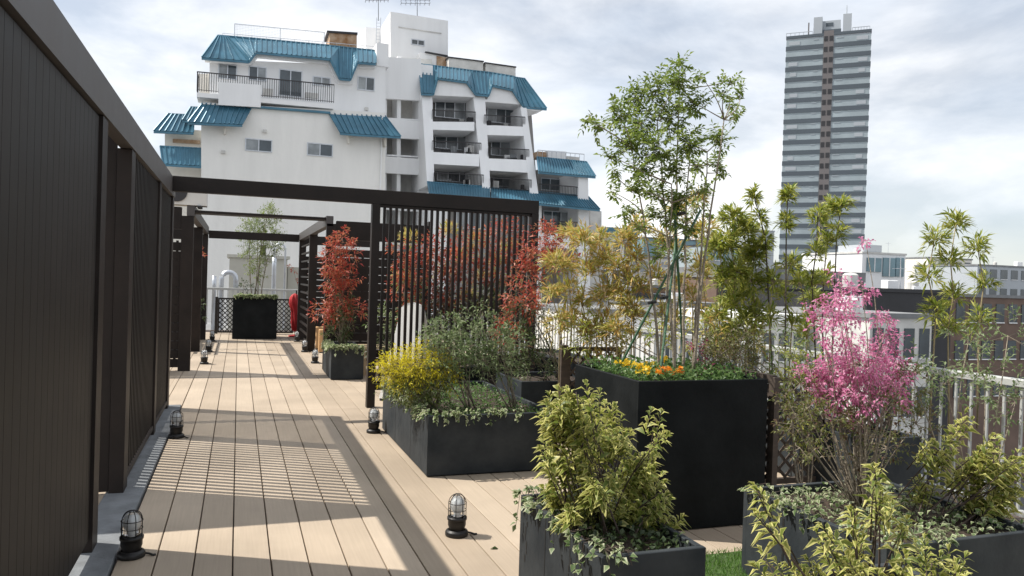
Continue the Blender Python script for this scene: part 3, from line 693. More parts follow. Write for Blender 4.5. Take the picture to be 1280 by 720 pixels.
# lift tower
YT = YA+7
tw = wallp(bA, [(488, 14.5), (560, 26), (560, 95), (488, 95)], YT, 9, M['bwall'], 'lift_tower')
wallp(bA, [(457, 34), (488, 36), (488, 95), (457, 95)], YT+5, 6, M['bwall'], 'lift_tower')
window(bA, 514, 48.5, 530.5, 58, YT)
wallp(bA, [(498, 33), (552, 41), (552, 42), (498, 34)], YT-.08, .06, M['grime'], 'string_course')
wallp(bA, [(490, 84), (505, 80), (520, 84), (524, 95), (490, 95)], YS+1.5, 1, M['bwall'], 'chimney')
lad = MB()
for x in (471, 476): a = SY(x, 22, YT-.3); lad.tube([a, a-Vector((0, 0, 2.6))], [.03]*2, 4)
for k in range(9): a = SY(471, 22, YT-.3)-Vector((0, 0, .2+k*.28)); b = SY(476, 22, YT-.3)-Vector((0, 0, .2+k*.28)); lad.tube([a, b], [.02]*2, 3)
lad.build('ladder', M['steel'], bA)
for (px, py0, py1, sz) in ((473, -6, 26, 1), (521.5, -2, 20, 1.3)):
    an = MB(); a = SY(px, py0, YT+1); b = SY(px, py1, YT+1); an.tube([b, a], [.035, .025], 4)
    for k, hh in enumerate((.2, .5)):
        c_ = a-Vector((0, 0, hh)); an.tube([c_-Vector((1.1*sz, 0, .15)), c_+Vector((.9*sz, 0, .2))], [.02]*2, 3)
        for j in range(7): e = c_+Vector((-1.1*sz+j*.33*sz, 0, -.15+j*.055)); an.tube([e-Vector((0, .4, 0)), e+Vector((.0, .4, .0))], [.012]*2, 3).tube([e-Vector((0, 0, .2)), e+Vector((0, 0, .2))], [.012]*2, 3)
    an.build('antenna', M['rail'], bA)
# right wing: raking fins, floors stepping back
YB0 = YA+2
def YB(y): return YB0-(y-120)/115*2.8
def rake(parent, xt0, xt1, yt, xb0, xb1, yb, back, m, name):
    a, b, c_, d = SY(xb0, yb, YB(yb)), SY(xb1, yb, YB(yb)), SY(xt1, yt, YB(yt)), SY(xt0, yt, YB(yt))
    def bk(p): return Vector((p.x, back, p.z))
    return MB().hexa([a, b, bk(b), bk(a), d, c_, bk(c_), bk(d)]).build(name, m, parent)
rake(bA, 527, 540, 115, 534, 543, 232, YA+8, M['bwall'], 'fin')
rake(bA, 591.5, 606, 117, 603.5, 613.5, 240, YA+8, M['bwall'], 'fin')
rake(bA, 651, 658, 134, 662.5, 673, 242, YA+8, M['bwall'], 'fin')
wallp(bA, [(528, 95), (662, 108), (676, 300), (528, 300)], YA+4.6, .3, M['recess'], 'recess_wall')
for (xl0, xr0, ya_l, ya_r, yb_l, yb_r) in ((540, 593, 152, 152.5, 162, 163.5), (605, 657, 156, 158.5, 168.5, 170), (542, 599, 190, 193, 205, 208), (611, 662, 198, 200, 213, 216), (543, 604, 229, 232, 246, 248), (613, 668, 235, 238, 250, 252)):
    ya = ya_l; 
    a = SY(xl0, yb_l, YB(yb_l)); b = SY(xr0, yb_r, YB(yb_r)); c_ = SY(xr0, ya_r, YB(ya_r)); d = SY(xl0, ya_l, YB(ya_l)); bk = lambda p: Vector((p.x, YA+4.5, p.z))
    if ya < 220: MB().hexa([a, b, bk(b), bk(a), d, c_, bk(c_), bk(d)]).build('balcony_slab', M['bwall'], bA)
# glazing, railings and clutter in each bay
bays = [(541, 593, 120, 152, 0), (606, 655, 127, 158, 1), (541, 600, 160, 191, 2), (611, 660, 169, 199, 3), (543, 603, 205, 231, 4), (614, 663, 213, 237, 5)]
for (xa, xb, ya, yb, i) in bays:
    window(bA, xa+3, ya+3, xb-1, yb-1, YA+4.3, 4, 'glass', name='glazed_door')
    A_ = SY(xa-1, yb, YB(yb)+.05); B_ = SY(xb+1, yb+2.5, YB(yb)+.05)
    railing(bA, A_, B_, .95, 34)
    for k in range(5 if i in (2, 3) else 2):
        x = A_.x+(B_.x-A_.x)*rnd.uniform(.1, .9); ww = rnd.uniform(.25, .6); hh = rnd.uniform(.4, 1.0); yy = YB(yb)+.7
        MB().box(x, x+ww, yy, yy+.3, A_.z+.02, A_.z+hh, .03).build('balcony_clutter', M[('grime', 'rail', 'bwall', 'rail', 'glass2')[k]], bA)
# mansard over the right wing with its two stepped gables
roofpoly(bA, [(523, 80), (543, 82.5), (547, 83), (583, 87.5), (590, 88.5), (610, 90.5), (616, 91.5), (641, 95.5), (645, 97), (656, 98.5)],
             [(526.5, 116.5), (541.7, 117), (547, 97), (584, 102), (595, 117), (610.7, 118.5), (615.5, 106), (641, 111.5), (655, 133), (683.5, 135.5)], YB0+1.4, YB0-.35, 4.6)
wallp(bA, [(547.5, 98), (583, 102.5), (594, 119.5), (541, 116.5)], YB0-.1, .25, M['bwall'], 'gable_panel'); wallp(bA, [(616.5, 107), (640, 112), (653, 131), (609, 124.5)], YB0-.1, .25, M['bwall'], 'gable_panel')
wallp(bA, [(540, 116), (594, 119), (594, 121.5), (540, 119)], YB0-.15, 4, M['bwall'], 'ceiling_slab'); wallp(bA, [(605, 124), (655, 128), (655, 131), (605, 127)], YB0-.15, 4, M['bwall'], 'ceiling_slab')
wallp(bA, [(652, 132), (682, 136), (672, 139), (652, 136)], YB0-.3, 2.2, M['bwall'], 'soffit')
wallp(bA, [(525, 65), (560, 71), (560, 84), (525, 81)], YB0+4, 5, M['bwall'], 'roof_box'); wallp(bA, [(546, 70), (559, 72), (559, 83), (546, 82)], YB0+3.9, .08, M['rust'], 'rust_stain')
wallp(bA, [(532, 64), (560, 69), (560, 70.5), (532, 65.5)], YB0+3.8, 5, M['roofdark'], 'roof_edge')
for xa, xb, y0, y1 in ((561, 604, 72, 78), (607, 644.5, 79, 84)):
    wallp(bA, [(xa, y0), (xb, y0+5.5), (xb, y0+17), (xa, y0+14)], YB0+3, 4, M['grime'], 'roof_box'); wallp(bA, [(xa-1, y0-1.6), (xb+1, y0+4), (xb+1, y0+5.4), (xa-1, y0-.2)], YB0+2.9, 4.2, M['roofdark'], 'roof_edge')
# lower skirts and the low right end
roofpoly(bA, [(534, 227.5), (611.5, 234)], [(536.5, 241.5), (612, 248)], YB(228), YB(228)-1.5, 3.3)
roofpoly(bA, [(614.5, 235), (735, 245.5)], [(614.5, 248), (750, 261.8)], YB(228), YB(228)-1.5, 3.3)
roofpoly(bA, [(671, 196.5), (733, 202.5)], [(673.5, 214.5), (744.5, 220.5)], YB(200), YB(200)-1.4, 3.3)
wallp(bA, [(536, 240), (560, 243), (560, low), (536, low)], YB(235)-.3, 8, M['bwall'], 'end_wall')
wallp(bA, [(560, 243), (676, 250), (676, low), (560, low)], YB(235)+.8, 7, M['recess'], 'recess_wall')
wallp(bA, [(665, 252), (677, 253), (677, low), (665, low)], YB(235)-.3, 8, M['bwall'], 'pier'); wallp(bA, [(723, 215), (735, 217), (739, low), (723, low)], YB(235)-.3, 8, M['bwall'], 'end_wall')
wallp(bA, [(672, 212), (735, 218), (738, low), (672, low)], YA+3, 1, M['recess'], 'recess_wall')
window(bA, 676, 222, 722, 241, YA+2.9, 4, name='glazed_door'); window(bA, 679, 263, 722, 290, YA+1.2, 4, name='glazed_door'); window(bA, 570, 262, 660, 290, YB(235)+.7, 6, name='glazed_door')
railing(bA, SY(674, 242, YB(240)), SY(724, 246, YB(240)), .8, 26); railing(bA, SY(678, 291, YB(240)), SY(724, 293, YB(240)), 1.0, 26)
wallp(bA, [(676, 291), (740, 294), (740, 312), (676, 309)], YB(235)-.35, 4, M['bwall'], 'balcony_slab')
wallp(bA, [(738, 262), (752, 264), (752, low), (738, low)], YA+4, 6, M['grime'], 'end_wall')
for xa, xb, y0, y1, mm in ((672, 683, 189, 196, 'rust'), (685, 708, 188, 199, 'bwall'), (709, 724, 195, 200, 'grime')):
    wallp(bA, [(xa, y0), (xb, y0+1.5), (xb, y1+2), (xa, y1)], YB(190)+1, 1.5, M[mm], 'roof_box')
railing(bA, SY(672, 198, YB(190)+.4), SY(730, 203, YB(190)+.4), .7, 10, 'steel')

# ------------------------------------------------------------ residential tower
D_ = 205.0
def tower():
    b = SY(1025, 340, D_); rz = -math.atan2(b.x, b.y)-.02
    t = thing('residential_tower', 'tall slender residential tower with pale glass bands and a brown central core', 'building', None, (b.x, b.y, GZ), rz)
    fl = 3.28*1.065; dist = math.hypot(b.x, b.y)
    W2 = (SY(1087.3, 37, D_)-SY(983.6, 36, D_)).length/2 * math.cos(.0)
    cosv = 1/math.sqrt(1+((1035-640)/960)**2)
    # half width measured along the tower's own face
    W2 = (104/960)*(b-CAM).dot(_f)/2 * .95
    top = SY(1035, 40, D_).z-GZ; depth = 26
    n = int(top//fl)
    MB().box(-W2+.25, W2-.25, .25, depth-.25, 0, top-.3).build('core', M['towergrey'], t)
    for k in range(n+1):
        z = top-.2-k*fl
        if z < 2: break
        for s in (-1, 1):
            xa, xb = (-W2, -1.3) if s < 0 else (1.75, W2)
            MB().box(xa, xb, 0, depth, z-fl*.40 if k else z-.9, z).build('spandrel', M['towerband'], t)
            f = MB().box(xa+.12, xb-.12, .14, depth-.14, z-fl+.002, z-fl*.40-.002).build('window', M['towerglass'], t)
            m_ = MB()
            q0, q1 = (-3.0, -4.4) if s < 0 else (2.6, 4.6)
            m_.box(q0, q1, .05, .13, z-fl*.55, z-fl*.50); 
            if k % 3 != 1: m_.box(s*(W2*.66+(k % 4)*.3), s*(W2-1-(k % 2)*.6), .06, .13, z-fl*.9, z-fl*.55)
            m_.build('mullion', M['towergrey'], f)
        w_ = MB()
        for x0, x1 in ((-1.15, -.05), (.45, 1.6)): w_.box(x0, x1, -.06, -.01, z-fl*.78, z-fl*.32)
        w_.build('core_window', M['roofdark'], t)
    MB().box(-1.29, 1.74, -.005, 3, 0, top+.5).build('core_strip', M['towercore'], t)
    MB().box(-4.6, -1.9, 1, 10, top, top+5.6).build('roof_plant', M['towergrey'], t); MB().box(-1.9, 3.7, 3, 10, top, top+4.7).build('roof_plant', M['towergrey'], t)
    MB().box(4.4, 7.0, 1, 10, top, top+5.8).build('roof_plant', M['towergrey'], t); MB().box(-1.9, 3.9, 1.2, 2.99, top-.4, top+1.2).build('roof_screen', M['towerband'], t)
    MB().box(-.8, 1.4, 2.9, 2.99, top+2.8, top+4.0).build('louvre', M['towerband'], t)
    rl = MB()
    for a, b2 in ((-W2, -4.9), (7.3, W2-.6)):
        rl.tube([(a, .6, top+.9), (b2, .6, top+.9)], [.12]*2, 4)
        for k in range(7): x = a+(b2-a)*k/6; rl.tube([(x, .6, top-.2), (x, .6, top+.9)], [.1]*2, 4)
    rl.build('roof_rail', M['towergrey'], t)
    MB().box(-6.3, -5.9, .6, 1.0, top, top+3.9).build('mast', M['towercore'], t); MB().tube([(5.4, 4, top+5.6), (5.4, 4, top+9.5)], [.2, .12], 6).build('antenna', M['towergrey'], t)
tower()

# ------------------------------------------------------------ the city between terrace and skyline
def cbox(name, label, px0, px1, py, Y, depth, m, roofm=None, rows=0, cols=0, wm='glass', bottom=GZ+.004, cat='building', fl=3.0, par=.25, group=None):
    a = SY(px0, py, Y); b = SY(px1, py, Y); zt = (a.z+b.z)/2; W_ = b.x-a.x
    t = thing(name, label, cat, group, ((a.x+b.x)/2, Y, 0)); h = W_/2
    MB().box(-h, h, 0, depth, bottom, zt).build('wall', M[m], t)
    MB().box(-h-.12, h+.12, -.12, depth+.12, zt+.003, zt+par).build('roof', M[roofm or m], t)
    r_ = random.Random(int(px0*7+Y))
    if W_ > 4 and Y < 130:
        for k in range(3):
            x = r_.uniform(-h*.8, h*.6); y = r_.uniform(.6, depth*.5); s_ = r_.uniform(.4, 1.0)
            if k == 0: MB().lathe([(0, zt+par), (s_*.6, zt+par), (s_*.6, zt+par+s_), (s_*.4, zt+par+s_*1.15), (0, zt+par+s_*1.2)], x, y, 14).build('water_tank', M['grime'], t)
            elif k == 1: MB().box(x, x+s_*1.4, y, y+.6, zt+par, zt+par+s_*.9, .04).build('roof_unit', M['bwall'], t)
            else:
                an = MB().tube([(x, y, zt+par), (x, y, zt+par+1.6)], [.03, .02], 4)
                for q in range(4): an.tube([(x-.5+q*.25, y-.25, zt+par+1.4), (x-.5+q*.25, y+.25, zt+par+1.4)], [.012]*2, 3)
                an.tube([(x-.6, y, zt+par+1.4), (x+.5, y, zt+par+1.4)], [.015]*2, 3); an.build('antenna', M['steel'], t)
    if rows:
        w0 = None
        for r_ in range(rows):
            for c_ in range(cols):
                x = -h+W_*(c_+.18)/cols; x2 = -h+W_*(c_+.82)/cols; z = zt-.5-r_*fl
                if z-1.5 < bottom: continue
                if w0 is None:
                    w0 = MB().box(-(x2-x)/2, (x2-x)/2, -.06, -.002, -1.5, 0).build('window', M[wm], t)
                    MB().box(-(x2-x)/2, (x2-x)/2, -.12, -.061, -1.58, -1.5).build('sill', M['bwall'], w0); w = w0
                else: w = copy_tree(w0, t)
                w.location = ((x+x2)/2, 0, z)
    return t
cb = cbox('apartment_building', 'pale low block with a blue roof strip right of the white apartment block', 750, 792, 297, 74, 9, 'bwall', None, 3, 3)
a = SY(752, 284, 73.5); b = SY(790, 297, 73.5); MB().box(a.x-cb.location.x-.5, b.x-cb.location.x+.5, -1.2, 2, b.z+.25, a.z).build('blue_roof', M['roofblue'], cb)
cbox('office_building', 'grey block behind the straw coloured bamboo', 772, 838, 322, 92, 14, 'grime', 'roofgrey', 5, 5, 'glass2')
cbox('office_building', 'red brick block low behind the green stakes', 792, 838, 360, 66, 8, 'brick', 'roofgrey', 3, 4)
cbox('office_building', 'grey green glass block behind the tall tree stems', 805, 882, 300, 120, 14, 'tealglass', 'towerband', 0, 0)
cbox('office_building', 'glassy grey block left of the thin concrete tower', 880, 946, 309, 95, 12, 'towerglass', 'roofdark', 6, 6, 'tealglass')
cbox('concrete_tower', 'thin plain concrete tower left of the tall residential tower', 942, 968, 289, 150, 9, 'towergrey', 'towergrey')
cbox('apartment_building', 'long low grey building at the foot of the residential tower', 896, 1080, 350, 68, 14, 'brick', 'roofgrey', 2, 11, 'glass', par=1.1)
cbox('apartment_building', 'white flat roofed house beyond the guard rail', 952, 1008, 405, 34, 8, 'grime', 'bwall', 3, 3, par=.5)
cbox('apartment_building', 'grey walled house with pale roof beyond the guard rail', 1008, 1068, 398, 38, 8, 'grime', 'roofgrey', 3, 3)
cw = cbox('office_building', 'white building with wide glass windows at the right of the residential tower', 1078, 1132, 318, 84, 12, 'bwall', 'grime', 0, 0)
for x0, x1, y0, y1 in ((1084, 1101, 322, 340), (1104, 1118, 322, 346), (1120, 1129, 322, 346)):
    a = SY(x0, y0, 83.9); b = SY(x1, y1, 83.9); f = MB().box(a.x-cw.location.x, b.x-cw.location.x, -.2, -.003, b.z, a.z).build('window', M['tealglass'], cw)
    MB().box((a.x+b.x)/2-cw.location.x-.06, (a.x+b.x)/2-cw.location.x+.06, -.26, -.201, b.z, a.z).build('mullion', M['bwall'], f)
a = SY(1094, 305, 84); b = SY(1116, 318, 84); MB().box(a.x-cw.location.x, b.x-cw.location.x, 2, 7, b.z, a.z).build('roof_plant', M['towergrey'], cw)
cbox('warehouse', 'dark roofed shed behind the pink flowers', 1084, 1190, 366, 40, 14, 'roofdark', 'roofdark', 0, 0)
cbox('apartment_building', 'grey concrete building with railed balconies below the dark shed', 1088, 1165, 398, 30, 8, 'grime', 'roofgrey', 3, 4)
cbox('apartment_building', 'cream house low behind the tall black planter', 735, 800, 392, 40, 9, 'cream', 'roofgrey', 3, 4)
cbox('apartment_building', 'pale long flat roofed building beyond the straw coloured bamboo', 800, 905, 382, 50, 10, 'grime', 'roofgrey', 3, 7)
cbox('apartment_building', 'low grey roof just beyond the guard rail', 820, 950, 418, 28, 9, 'grime', 'roofgrey', 2, 6)
cbox('apartment_building', 'beige block right of the white glass fronted building', 1160, 1215, 324, 110, 12, 'cream', 'roofgrey', 6, 5)
cbox('apartment_building', 'white mid rise block near the right edge of the skyline', 1222, 1300, 334, 90, 12, 'towergrey', 'roofgrey', 5, 6)
cbox('apartment_building', 'brown clad low block at the far right beyond the guard rail', 1175, 1290, 372, 46, 10, 'brick', 'roofgrey', 3, 7)
cbox('office_building', 'distant grey office block between the slat screen and the straw bamboo', 690, 760, 318, 130, 14, 'towergrey', 'roofgrey', 6, 6)
for i, (x0, x1, y, Y, m_) in enumerate(((838, 868, 338, 160, 'towergrey'), (866, 890, 326, 190, 'grime'), (1145, 1170, 330, 170, 'towergrey'), (1200, 1232, 340, 180, 'grime'), (960, 985, 330, 170, 'cream'))):
    cbox('office_building', ('hazy grey block on the skyline behind the tree stems', 'pale narrow block on the skyline right of the stakes', 'grey narrow block on the skyline right of the white glass building', 'small weathered block on the far right skyline', 'cream block in front of the foot of the residential tower')[i], x0, x1, y, Y, 14, m_, 'roofgrey', 5, 4)
# to the left, seen past the dark wall
for i, (x0, x1, y, Y, m_) in enumerate(((-60, 20, 330, 80, 'grime'), (30, 90, 318, 110, 'bwall'), (100, 150, 335, 95, 'cream'))):
    cbox('apartment_building', ('weathered block at the far left beyond the pergola', 'white block at the left beyond the pergola', 'cream block at the left beyond the slatted wall')[i], x0, x1, y, Y, 14, m_, 'roofgrey', 5, 5)
# the mass of roofs toward the horizon
mb = MB()
for i in range(90):
    an = R(-38+i*1.25+rnd.uniform(-1, 1)); d = rnd.uniform(240, 900); x = math.sin(an)*d; y = math.cos(an)*d
    h = rnd.uniform(7, 14.5)*(1+d/1600); ww = rnd.uniform(14, 34)
    mb.box(x-ww/2, x+ww/2, y, y+18, GZ+.01, GZ+h)
fc = mb.build('far_city', M['grime']); fc['kind'] = 'stuff'; tag(fc, 'mass of pale far off roofs along the horizon', 'city')
# ------------------------------------------------------------ plants
def blob(px, py, r, Y): 
    p = SY(px, py, Y); return (p, r*(p-CAM).dot(_f)/960)
# the staked ash tree
def ash_tree():
    t = thing('young_tree', 'tall multi stemmed young tree with feathery green leaves tied to green stakes', 'tree', None, (2.78, 4.5, .87))
    C = [(850, 80, 12), (845, 100, 18), (822, 112, 22), (795, 122, 20), (775, 145, 18), (748, 158, 12), (735, 150, 7), (800, 155, 26), (838, 145, 26), (868, 128, 20), (905, 115, 12), (914, 100, 9), (920, 145, 9), (898, 172, 16), (862, 178, 22),
         (822, 185, 28), (782, 180, 20), (765, 195, 13), (802, 212, 20), (842, 212, 20), (872, 208, 14), (898, 205, 12), (790, 235, 14), (766, 240, 10), (822, 240, 18), (852, 248, 18), (884, 236, 11), (768, 215, 10), (845, 275, 15), (815, 268, 12), (912, 128, 10), (902, 215, 8), (925, 118, 6), (870, 262, 10), (876, 95, 8), (792, 262, 8), (830, 270, 12), (800, 282, 8), (860, 285, 12), (838, 300, 9), (872, 240, 10), (780, 268, 7), (885, 268, 7), (822, 318, 6), (852, 322, 7)]
    dens = 1.0
    stems = MB(); tws = MB(); lv = LV(); base = Vector((2.78, 4.5, .87)); o = t.location
    trunks = []
    for (bx, by, px, py) in ((-.10, .02, 790, 190), (-.02, -.05, 822, 150), (.03, .05, 850, 110), (.08, 0, 862, 180), (.13, -.03, 905, 150), (-.05, .1, 840, 230), (.18, .05, 885, 190)):
        e = SY(px, py, 4.5+rnd.uniform(-.2, .25)); a = base+Vector((bx, by, 0)); mid = a.lerp(e, .45)+Vector((-(e.x-a.x)*.28, 0, .0))
        pts = []
        for i in range(13):
            q = i/12; pts.append(a*(1-q)**2 + mid*2*q*(1-q) + e*q*q + rv(.006))
        stems.tube([p-o for p in pts], taper(.013, .004, 12), 6); trunks.append(pts)
    for (px, py, r_) in C:
        c, rr = blob(px, py, r_, 4.5+rnd.uniform(-.30, .34))
        # branch from the nearest trunk point lower than the cluster
        best = min((p for T in trunks for p in T[3:] if p.z < c.z+.02), key=lambda p: (p-c).length+.5*max(0, .12-(c.z-p.z)), default=trunks[0][5])
        br = curve(best, c, .10, 5); stems.tube([p-o for p in br], taper(.0048, .0018, 5), 5)
        for k in range(max(5, int(rr*rr*2500))):
            s = inball(c, rr*.8); d = (s-c).normalized()*.8+Vector((rnd.gauss(0, .4), rnd.gauss(0, .4), rnd.uniform(-.2, .9))); d.normalize()
            ln = rnd.uniform(.07, .13); st = s-d*ln*.5
            if k % 2 == 0: tws.tube([c-o, st-o], [.0016, .001], 3)
            # pinnate leaf
            e = st+d*ln; sd = d.cross(Vector((0, 0, 1))+rv(.5)).normalized(); tws.tube([st-o, e-o], [.0009, .0006], 3)
            for j in range(4):
                p = st.lerp(e, (j+.5)/4); L_ = rnd.uniform(.032, .052)
                for sg in (-1, 1): lv.add(tuple(p-o), tuple(d*.55+sd*sg+Vector((0, 0, -.15))), L_, L_*.42)
            lv.add(tuple(e-o), tuple(d), .044, .018)
    stems.build('trunk', M['bark'], t, True); tws.build('twig', M['bark'], t); lv.build('crown', M['ash'], t, droop=.08)
    return t
ash_tree()
# stakes and ties
def stake(lb, p0, p1, r=.0085):
    a = SZ(*p0[:2], .88) if len(p0) == 2 else Vector(p0); t = thing('stake', lb, 'stake', 'green stakes of the tall tree', tuple(a)); b = Vector(p1)-a
    mb = MB(); n = 9; pts = [b*(i/n) for i in range(n+1)]; mb.tube(pts, [r]*(n+1), 7)
    mb.build('cane', M['stake'], t, True)
    k_ = MB()
    for i in range(1, n): k_.tube([b*(i/n)-b.normalized()*.004, b*(i/n)+b.normalized()*.004], [r*1.22]*2, 7)
    k_.build('node', M['stake'], t); return t
stake('green stake leaning right from the left rim of the tall planter', (2.42, 4.66, .88), SY(876, 262, 4.4))
stake('green stake in the middle of the tall planter leaning on the stems', (2.55, 4.3, .88), SY(845, 300, 4.62))
stake('green stake leaning left from the right part of the tall planter', (3.02, 4.75, .88), SY(842, 246, 4.42))
for i, (px, py, Y_) in enumerate(((815, 378, 4.47), (830, 372, 4.47), (851, 267, 4.45))):
    c = SY(px, py, Y_); t = thing('rubber_tie', ('black tie on the left green stake', 'black tie round the stems at mid height', 'black tie where the stakes cross near the top')[i], 'tie', 'black ties on the stakes', tuple(c))
    MB().tube([(-.028, 0, -.004), (.03, 0, .006)], [.011, .011], 6).build('band', M['rubber'], t); MB().tube([(-.01, -.012, .0), (.012, .012, .012)], [.008, .007], 6).build('knot', M['rubber'], t)

# bamboo with leaf tufts at the nodes
def bamboo(lb, px_list, Y, basez, leafm, canem, tuft_r=.10, dens=1.0, per=24, name='bamboo', ll=.075, lw=.010):
    """px_list: list of stalks; each = (px of foot, [tuft pixels...])"""
    b0 = SY(px_list[0][0], 440, Y); t = thing(name, lb, 'bamboo', 'bamboos along the guard rail', (b0.x, Y, basez)); o = Vector((b0.x, Y, basez))
    cn = MB(); lv = LV()
    for foot, tufts in px_list:
        yy = Y+rnd.uniform(-.18, .18); f = SY(foot, 440, yy); f.z = basez-.02
        tp = sorted([SY(x, y, yy+rnd.uniform(-.05, .05)) for x, y in tufts], key=lambda p: p.z)
        pts = [f]+[f.lerp(tp[0], .5)]+tp; cn.tube([p-o for p in pts], taper(.008, .0035, len(pts)-1), 5)
        for j, c in enumerate(tp):
            last = j == len(tp)-1
            for k in range(int(per*dens*2.1*(1.3 if last else 1))):
                d = Vector((rnd.gauss(0, 1), rnd.gauss(0, 1), rnd.gauss(.6, .6))).normalized()
                L0_ = rnd.uniform(.15, 1)*tuft_r*1.25; s = c+d*L0_*.75+Vector((0, 0, rnd.uniform(-.06, .03)))
                if k % 3 == 0: cn.tube([c-o, s-o], [.0018, .001], 3)
                for q in range(4):
                    dd = (d+rv(.7)); dd.z += .08; l_ = 1.25*ll*rnd.uniform(.6, 1.25); lv.add(tuple(s-o), tuple(dd), l_, lw*rnd.uniform(1., 1.8))
    cn.build('cane', M[canem], t, True); lv.build('foliage', M[leafm], t, droop=.10, fold=.1)
    return t
def shrub(name, lb, cat, base, blobs, leafm, stemm='bark', per=260, twn=5, ll=.04, lw=.016, tl=.08, nst=5, sr=.008, droop=.12, extra=None, group=None, spread=.9, upb=.5, fold=.25, leafname='foliage'):
    o = Vector(base); t = thing(name, lb, cat, group, tuple(o)); st = MB(); lv = LV(); tw = MB(); ex = {}
    for (c, rr, *q) in blobs:
        m_ = q[0] if q else leafm; L_ = lv if m_ == leafm else ex.setdefault(m_, LV())
        f = o+Vector((rnd.uniform(-1, 1)*.05, rnd.uniform(-1, 1)*.05, 0)); st.tube([p-o for p in curve(f, c, .06, 5)], taper(sr, sr*.3, 5), 5)
        n_ = max(3, int(per*(2.6 if m_ == 'pink' else 1)*(rr/.1)**2))
        for k in range(n_):
            s = inball(c, rr); d = (s-c).normalized()+rv(.5)+Vector((0, 0, upb if m_ != 'pink' else -.1)); 
            spray(L_, s-o, d, twn, ll*(.8 if m_ == 'pink' else 1), lw*(1.0 if m_ == 'pink' else 1), tl*rnd.uniform(.6, 1.2), spread, tw, .0012)
            if k % 4 == 0: tw.tube([Vector(c)-o, s-o], [.002, .001], 3)
    st.build('stem', M[stemm], t, True); tw.build('twig', M[stemm], t); lv.build(leafname, M[leafm], t, droop=droop, fold=fold)
    for m_, L_ in ex.items(): L_.build('new_leaf' if 'phot' in leafm or 'ol' in leafm else 'blossom', M[m_], t, droop=droop, fold=fold)
    return t
def bl(px, py, r, Y, *q): p, rr = blob(px, py, r, Y); return (p, rr, *q)
PB = lambda px, py, r, Y, *q: bl(px, py, r, Y, *q)
bamboo('straw and orange leaved bamboo clump right of the slat screen', [(700, [(694, 330), (690, 370), (700, 405)]), (712, [(715, 296), (708, 330), (712, 365), (715, 400)]), (730, [(730, 300), (733, 340), (728, 380), (735, 415)]), (748, [(750, 300), (748, 335), (752, 372), (745, 410)]), (760, [(757, 325), (762, 365), (758, 405)])], 6.6, .46, 'bamy', 'cane', .13, 1.15, 22, ll=.085)
bamboo('green and yellow bamboo seen between the bars of the slat screen', [(505, [(510, 300), (505, 350), (512, 395)]), (560, [(562, 290), (556, 340), (566, 385)]), (600, [(596, 300), (603, 345), (598, 390)]), (640, [(636, 310), (644, 355), (638, 395)]), (585, [(580, 320), (584, 370)]), (615, [(618, 330), (622, 380)])], 10.1, .44, 'bamy', 'cane', .14, .8, 22, ll=.10)
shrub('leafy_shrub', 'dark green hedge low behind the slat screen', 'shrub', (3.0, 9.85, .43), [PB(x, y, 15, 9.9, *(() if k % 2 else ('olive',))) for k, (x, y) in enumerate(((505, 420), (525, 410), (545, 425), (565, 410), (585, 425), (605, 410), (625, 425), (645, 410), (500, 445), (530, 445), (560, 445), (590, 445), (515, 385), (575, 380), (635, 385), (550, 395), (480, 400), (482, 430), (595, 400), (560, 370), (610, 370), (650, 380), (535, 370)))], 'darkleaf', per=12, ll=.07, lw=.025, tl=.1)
bamboo('golden bamboo clump left of the tall tree stems', [(775, [(780, 300), (772, 335), (778, 372), (770, 412)]), (795, [(797, 285), (795, 322), (800, 360), (792, 400)]), (790, [(785, 350), (790, 385)])], 6.1, .46, 'bamy', 'cane', .12, 1.15, 22, ll=.085)
bamboo('pale straw bamboo rising behind the stakes', [(825, [(830, 300), (822, 345), (828, 390)]), (845, [(848, 262), (842, 315), (850, 355), (845, 400)]), (868, [(872, 250), (868, 290), (875, 330), (866, 375)]), (880, [(884, 290), (878, 345), (884, 395)])], 6.0, .46, 'bamy', 'cane', .11, 1.1, 20)
bamboo('thick green and yellow bamboo clump right of the tall tree', [(900, [(898, 310), (905, 350), (898, 395), (903, 430)]), (915, [(918, 275), (912, 305), (920, 340), (915, 380), (912, 420)]), (930, [(930, 290), (935, 325), (928, 365), (934, 405)]), (940, [(943, 315), (940, 350), (945, 392)])], 5.2, .46, 'bamg', 'cane', .105, 1.6, 24)
bamboo('thin dark stalk bamboo topped with a small tuft left of the tower', [(972, [(942, 243), (950, 272), (957, 300)])], 4.8, .46, 'bamg', 'caned', .045, .8, 20, ll=.06)
bamboo('single tall dark bamboo stalk in front of the tower edge', [(984, [(985, 243), (983, 278)])], 4.75, .46, 'bamg', 'caned', .05, .9, 26, ll=.06)
bamboo('bright yellow green bamboo in front of the tower', [(1033, [(1040, 262), (1034, 300), (1030, 345), (1028, 380)]), (1027, [(1022, 272), (1020, 315), (1015, 352)]), (1040, [(1052, 258), (1046, 292)])], 4.75, .46, 'bamg', 'caned', .065, .8, 22, ll=.065)
bamboo('sparse green bamboo between the tower and the pink shrub', [(985, [(988, 330), (980, 370), (990, 405)]), (1012, [(1016, 372), (1008, 415)]), (1008, [(1010, 400), (1000, 350)]), (965, [(966, 350), (962, 395)])], 5.0, .46, 'bamg', 'cane', .07, .9, 18)
bamboo('young bamboo at the right beyond the pink shrub', [(1165, [(1168, 300), (1160, 345), (1170, 390)]), (1190, [(1195, 280), (1188, 325), (1192, 370), (1185, 410)]), (1225, [(1222, 310), (1230, 355), (1224, 400)])], 4.6, .46, 'bamg', 'cane', .09, .9, 22)

